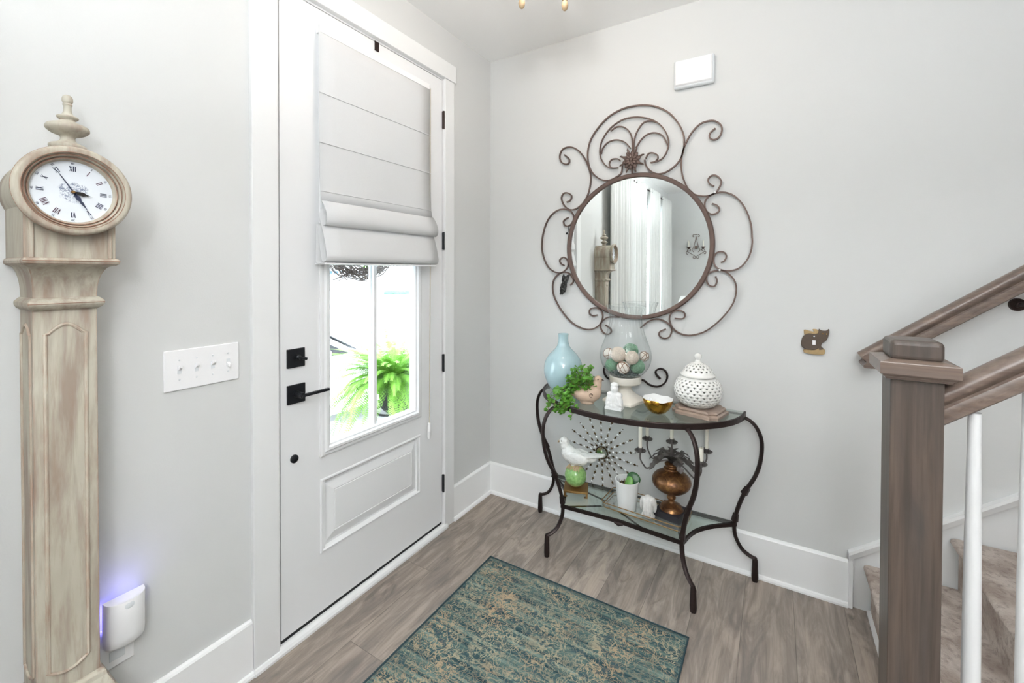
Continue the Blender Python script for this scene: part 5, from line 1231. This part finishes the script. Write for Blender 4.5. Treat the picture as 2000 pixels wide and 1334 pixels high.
# ================================================================ CHANDELIER (only its lowest tips reach into the picture)
cl = thing('chandelier', (.86, -1.02, HC), 'beige beaded chandelier whose lowest tips show at the top edge', 'chandelier')
LX, LY = .90, -.98
m = MB(); m.lathe([(0, -.001), (.06, -.001), (.062, -.012), (.03, -.025), (0, -.03)], 28, (LX, LY, HC)); m.build('canopy', 'bronze_hinge', cl, smooth=True)
m = MB(); m.tube([(LX, LY, HC - .02), (LX, LY, 2.66)], .004, 8); m.build('rod', 'bronze_hinge', cl)
CR = .16
m = MB(); m.tube([(LX + CR * cos(a), LY + CR * sin(a), 2.50) for a in [2 * pi * k / 40 for k in range(40)]], .006, 8, closed=True)
m.lathe([(0, 0), (.03, .005), (.034, .02), (.012, .05), (.01, .12), (.022, .14), (0, .15)], 20, (LX, LY, 2.52)); m.build('ring', 'bronze_hinge', cl, smooth=True)
for k in range(6):
    a = 2 * pi * k / 6 + .62; px_, py_ = LX + CR * cos(a), LY + CR * sin(a)
    m = MB(); m.tube(spl([(LX + .01 * cos(a), LY + .01 * sin(a), 2.56), (LX + .08 * cos(a), LY + .08 * sin(a), 2.49), (px_, py_, 2.50)], 5), .004, 7); ar = m.build('arm', 'bronze_hinge', cl, smooth=True)
    MB().ball((px_, py_, 2.56), .018, .018, .028).build('bulb', 'bulb', ar, smooth=True)
    m = MB()
    for q, (r, dz) in enumerate(((.011, -.02), (.013, -.045), (.014, -.072))): m.ball((px_, py_, 2.50 + dz), r, seg=14, rings=10)
    m.ball((px_, py_, 2.50 - .102), .0125, .0125, .020, 14, 10); m.build('bead_drop', 'wicker', ar, smooth=True)
m = MB(); m.ball((LX, LY, 2.50), .02); m.ball((LX, LY, 2.465), .016); m.ball((LX, LY, 2.43), .014, .014, .022); m.build('centre_drop', 'wicker', cl, smooth=True)
light('chandelier_glow', 'POINT', (LX, LY, 2.60), 6.5, (1.0, .86, .74), rad=.10)

# ================================================================ REAR OF THE ROOM (seen in the mirror)
wf = MB(); y0, y1, z0, z1 = -4.95, -2.75, .55, 2.35
wf.box(0, .02, y0 - .09, y0, z0 - .09, z1 + .09).box(0, .02, y1, y1 + .09, z0 - .09, z1 + .09).box(0, .02, y0, y1, z1, z1 + .09).box(0, .035, y0, y1, z0 - .09, z0)
struct(wf.build('trim_9', 'trim', bevel=.002), 'white casing of the curtained window')
win = thing('window_1', (-.06, -3.85, z0), 'wide window with blinds behind white curtains, seen in the mirror', 'window'); win['kind'] = 'structure'
m = MB(); m.box(-.10, -.05, y0, y0 + .05, z0, z1).box(-.10, -.05, y1 - .05, y1, z0, z1).box(-.10, -.05, y0, y1, z0, z0 + .05).box(-.10, -.05, y0, y1, z1 - .05, z1).box(-.10, -.05, -3.88, -3.82, z0, z1); m.build('window_frame', 'trim', win)
MB().box(-.078, -.072, y0 + .05, y1 - .05, z0 + .05, z1 - .05).build('window_pane', 'pane', win)
m = MB(); z = z0 + .03
while z < z1 - .04: m.quad((-.045, y0 + .01, z), (-.045, y1 - .01, z), (-.010, y1 - .01, z + .018), (-.010, y0 + .01, z + .018)); z += .045
tag(m.build('slatted_blind', 'plastic', None, solid=.002), 'white slatted blind in the curtained window seen in the mirror', 'blind')
cr_ = thing('curtain_rod', (.09, -3.8, 2.52), 'dark curtain rod seen near the ceiling in the mirror', 'curtain rod')
m = MB(); m.tube([(.085, -5.22, 2.52), (.085, -2.12, 2.52)], .010, 10); m.tube([(0.001, -3.68, 2.50), (.085, -3.68, 2.52)], .006, 8); m.ball((.085, -2.11, 2.52), .02); m.build('rod', 'bronze_hinge', cr_, smooth=True)
def curtain(ya_, yb_, label, seed, gather=0.0):
    random.seed(seed); t = thing('curtain', (.085, (ya_ + yb_) / 2, .02), label, 'curtain', 'white curtains seen in the mirror'); m = MB(); NY_ = 120; NZ_ = 14
    nf = max(5, int(abs(yb_ - ya_) / .085)); ph = random.uniform(0, 6)
    for j in range(NZ_ + 1):
        z = .02 + 2.54 * j / NZ_; sp_ = 1 - gather * (j / NZ_) ** 2
        for i in range(NY_ + 1):
            u_ = i / NY_; y = (ya_ + yb_) / 2 + (yb_ - ya_) * (u_ - .5) * sp_; a = 2 * pi * nf * u_ + ph + .4 * sin(3 * u_ + j * .2)
            m.v.append((.085 + (.026 + .008 * sin(5 * u_)) * sin(a), y + .008 * sin(a * .5), z))
    for j in range(NZ_):
        for i in range(NY_): a = j * (NY_ + 1) + i; m.f.append((a, a + 1, a + NY_ + 2, a + NY_ + 1))
    m.build('cloth', 'curtain', t, smooth=True, solid=.0015, angle=180)
curtain(-2.92, -2.16, 'narrow sheer white curtain nearest the clock, seen in the mirror', 1)
curtain(-3.56, -2.98, 'wide white curtain panel left of the dark gap, seen in the mirror', 2)
curtain(-4.36, -3.72, 'white curtain panel right of the dark gap, seen in the mirror', 3, .12)
curtain(-5.20, -4.44, 'white curtain panel farthest right, beside the sconce wall, seen in the mirror', 4, .15)
sc = thing('candle_sconce', (.456, RY, 1.82), 'two-armed dark iron candle sconce reflected in the mirror', 'sconce')
m = MB(); yq = RY + .03; X = .456
def sx2(pts, r=.0045): 
    for s in (-1, 1): m.tube(spl([(X + s * a, yq, b) for a, b in pts], 4), r, 6)
sx2([(0, 2.02), (.02, 2.03), (.045, 2.02), (.05, 1.995), (.03, 1.99)]); sx2([(.0, 2.0), (.012, 1.93), (.035, 1.83), (.06, 1.775), (.03, 1.74)]); sx2([(.0, 1.665), (.05, 1.70), (.10, 1.73), (.135, 1.76), (.11, 1.80), (.085, 1.78), (.10, 1.76)]); sx2([(0, 1.66), (.02, 1.64), (.045, 1.65), (.04, 1.675)]); sx2([(.13, 1.76), (.15, 1.74), (.14, 1.71), (.12, 1.715)])
m.box(X - .02, X + .02, RY + .001, RY + .03, 1.80, 1.84); m.build('scrollwork', 'rust', sc, smooth=True)
for s in (-1, 1):
    m = MB(); m.lathe([(0, 0), (.012, .0), (.034, .03), (.032, .032), (.01, .01), (0, .01)], 18, (X + s * .11, yq + .01, 1.795)); m.build('candle_cup', 'rust', sc, smooth=True)
    t = thing('sconce_candle', (X + s * .11, yq + .01, 1.805), 'pale candle on the %s arm of the reflected wall sconce' % ('left' if s > 0 else 'right'), 'candle')
    MB().lathe([(0, 0), (.011, 0), (.011, .12), (0, .122)], 14, (X + s * .11, yq + .01, 1.806)).build('wax', 'candle', t, smooth=True)
st_ = thing('side_table', (.43, -4.55, 0), 'small white side table whose lamp shows low in the mirror', 'side table')
m = MB(); m.lathe([(0, .58), (.22, .58), (.22, .60), (0, .60)], 36, (.43, -4.55, 0)); m.build('table_top', 'trim', st_, smooth=True)
m = MB(); m.lathe([(0, 0), (.15, 0), (.14, .02), (.03, .04), (.025, .58), (0, .58)], 24, (.43, -4.55, 0)); m.build('pedestal', 'trim', st_, smooth=True)
lm = thing('table_lamp', (.43, -4.55, .60), 'white shaded table lamp peeping into the lower right of the mirror', 'lamp')
m = MB(); m.lathe([(0, .60), (.06, .60), (.06, .615), (.03, .64), (.05, .70), (.04, .78), (.012, .84), (.012, .90), (0, .90)], 24, (.43, -4.55, 0)); m.build('base', 'ceramic', lm, smooth=True)
m = MB(); m.lathe([(.15, .84), (.145, .86), (.07, 1.05), (.065, 1.06)], 36, (.43, -4.55, 0)); m.build('lamp_shade', 'white_fabric', lm, smooth=True, solid=.003)
cf = thing('overhead_fill_panel', (2.4, -3.2, HC), 'flat white panel added above the overhead fill light behind the viewer', 'fill light panel')
MB().box(1.9, 2.9, -3.7, -2.7, HC - .03, HC - .001).build('fill_casing', 'plastic', cf, bevel=.01)  # unseen panel added to give the overhead fill a body
fl = thing('added_light_stand', (1.85, -3.10, 0), 'added stand for the flash and bounce lights behind the viewer', 'light stand')  # unseen, added to carry the flash and the ceiling bounce light
m = MB(); m.lathe([(0, 0), (.14, 0), (.14, .02), (.015, .035), (.012, 1.94), (0, 1.94)], 24, (1.85, -3.10, 0)); m.build('pole', 'bronze_hinge', fl, smooth=True)
MB().lathe([(.03, 1.93), (.04, 1.93), (.20, 2.01), (.195, 2.012), (.035, 1.94)], 36, (1.85, -3.10, 0)).build('bounce_bowl', 'plastic', fl, smooth=True)
MB().box(1.73, 1.97, -3.03, -3.0, 1.76, 1.90 + .03).build('flash_box', 'plastic', fl, bevel=.005)  # added box standing in for the flash head

# ================================================================ OUTDOORS
GZ = -.60
struct(MB().box(-60, -2.3, -50, 60, GZ - .1, GZ).box(-2.3, -.13, .56, 60, GZ - .1, GZ).box(-2.3, -.13, -50, -3.5, GZ - .1, GZ).build('ground', 'concrete'), 'overexposed white driveway outside the door')
struct(MB().box(-2.3, -.13, -3.5, .56, GZ - .1, -.12).build('porch_floor', 'porch'), 'grey porch slab outside the door')
pf = thing('potted_fern', (-.78, -.09, -.12), 'bushy bright green fern on a black stand outside the door glass', 'fern')
FXc, FYc = -.78, -.09
m = MB(); m.lathe([(0, .44), (.08, .44), (.105, .58), (.11, .60), (.09, .60), (.085, .57), (0, .57)], 32, (FXc, FYc, 0)); m.build('pot', 'tyre', pf, smooth=True)
for k in range(4):
    a = pi / 4 + k * pi / 2; m = MB(); m.tube(spl([(FXc + .13 * cos(a), FYc + .13 * sin(a), .44), (FXc + .11 * cos(a), FYc + .11 * sin(a), .25), (FXc + .17 * cos(a), FYc + .17 * sin(a), -.12)], 4), .008, 6); m.build('stand_leg', 'tyre', pf, smooth=True)
m = MB(); m.tube([(FXc + .13 * cos(a), FYc + .13 * sin(a), .42) for a in [2 * pi * k / 24 for k in range(24)]], .008, 6, closed=True); m.build('stand_ring', 'tyre', pf)
random.seed(21); m = MB()
for k in range(260):
    a = random.uniform(0, 2 * pi); el = random.uniform(-.35, 1.35); Lf = random.uniform(.32, .50)
    d = Vector((cos(a), sin(a), 0)); p0 = Vector((FXc, FYc, .66)) + d * random.uniform(0, .06); P = []
    for q in range(13):
        t = q / 12; P.append(p0 + d * Lf * (sin(t * 1.2) / sin(1.2)) * cos(el * (1 - .5 * t)) + Vector((0, 0, Lf * (sin(el) * t * 1.15 - .62 * t * t * (1.15 - .3 * el)))))
    for q in range(1, 13):
        T = (P[q] - P[q - 1]).normalized(); s = T.cross(Vector((0, 0, 1))).normalized(); w_ = .030 * sin(pi * (q / 13) ** .8) + .004; n = s.cross(T)
        for sg in (-1, 1):
            for h in (0, .25, .5, .75):
                b = P[q - 1].lerp(P[q], h); tip = b + s * sg * w_ + T * .010 - n * .25 * w_; wd_ = T * .0034
                m.quad(b - wd_, b + wd_, tip + wd_ * .3, tip - wd_ * .3)
fo = m.build('fronds', 'fern', pf); fo['kind'] = 'stuff'
# car
ca = thing('parked_car', (-3.9, .35, GZ), 'white parked car with dark windows seen through the door glass', 'car')
CX0, CX1 = -4.75, -2.95
O_ = .28
side = [(-2.5, .28), (-2.5, .75), (-2.35, .98), (-1.9, 1.02), (-1.5, 1.42), (-.2, 1.50), (.35, 1.42), (1.15, .98), (2.1, .86), (2.62, .66), (2.68, .28)]
m = MB(); m.prism([(a + O_, b) for a, b in side], CX0, CX1, lambda a, b, h: (h, a, GZ + b)); m.build('body', 'carpaint', ca, bevel=.05, seg=3)
for xx, sg in ((CX1 + .004, 1), (CX0 - .004, -1)):
    m = MB(); m.prism([(-1.75 + O_, 1.04), (-1.42 + O_, 1.36), (-.55 + O_, 1.42), (-.55 + O_, 1.03)], xx, xx + sg * .006, lambda a, b, h: (h, a, GZ + b)); m.build('rear_side_window', 'carglass', ca)
    m = MB(); m.prism([(-.45 + O_, 1.03), (-.45 + O_, 1.42), (.30 + O_, 1.35), (.97 + O_, 1.00)], xx, xx + sg * .006, lambda a, b, h: (h, a, GZ + b)); m.build('front_side_window', 'carglass', ca)
    for yy in (-1.3, 2.12):
        m = MB(); m.lathe([(0, -.02), (.33, -.02), (.34, 0), (.34, .12), (.30, .14), (0, .14)], 36, (xx - (.10 if sg > 0 else .02), yy, GZ + .34), 'x'); m.build('wheel', 'tyre', ca, smooth=True)
m = MB(); m.quad((CX0 + .12, .42 + O_, GZ + 1.43), (CX1 - .12, .42 + O_, GZ + 1.43), (CX1 - .04, 1.12 + O_, GZ + 1.02), (CX0 + .04, 1.12 + O_, GZ + 1.02)); m.build('windscreen', 'carglass', ca, solid=.01)
m = MB(); m.ball((CX1 + .12, .80, GZ + 1.07), .08, .10, .06); m.build('wing_mirror', 'carpaint', ca, smooth=True)
# neighbouring houses
def house(name, c, yawd, wd, ht, label, windows, garage=None):
    h = thing(name, (c[0], c[1], GZ), label, 'house', rz=R(yawd))
    MB().box(-wd / 2, wd / 2, 0, 4, 0, ht).build('walls', 'siding', h, local=True)
    m = MB(); m.prism([(-wd / 2 - .4, ht), (wd / 2 + .4, ht), (0, ht + 2.6)], -.4, 4.3, lambda a, b, q: (a, q, b)); m.build('roof', 'roof', h, local=True)
    for (a, b, w_, hh) in windows:
        f = MB().box(a - .08, a + w_ + .08, -.06, .0, b - .08, b + hh + .08).build('window_trim', 'trim', h, local=True)
        MB().box(a, a + w_, -.075, -.055, b, b + hh).build('window_glass', 'houseglass', f, local=True)
    if garage:
        f = MB().box(garage[0], garage[0] + garage[1], -.06, 0, 0, 2.3).build('garage_door', 'trim', h, local=True); m = MB()
        for q in range(8): m.box(garage[0] + .15 + q * .58 + (.12 if q > 3 else 0), garage[0] + .55 + q * .58 + (.12 if q > 3 else 0), -.08, -.05, 1.78, 2.06)
        m.build('garage_panes', 'houseglass', f, local=True)
house('neighbour_house', (-28.0, 26.5), 45.7, 8, 6.5, 'white house across the street with a pale blue window', [(.9, .75, .8, 1.1), (-2.5, 3.6, 1.0, 1.6), (2.2, 3.6, 1.0, 1.6)])
house('neighbour_house', (-38.6, 26.0), 53.6, 9, 6.2, 'farther white house with garage door panes, at the left of the glass', [(2.2, 3.4, 1, 1.4)], (-2.6, 4.9))
random.seed(9)
hd = thing('low_hedge', (-27.4, 26.2, GZ), 'thin line of low shrubs in front of the white house', 'hedge'); m = MB()
for k in range(40):
    t = k / 39; p_ = Vector((-28.4, 25.2, GZ)).lerp(Vector((-26.4, 27.2, GZ)), t); m.ball((p_.x, p_.y, GZ + .10), random.uniform(.14, .25), random.uniform(.14, .2), random.uniform(.10, .25), 8, 6)
ho = m.build('leaves', 'hedge', hd, smooth=True); ho['kind'] = 'stuff'
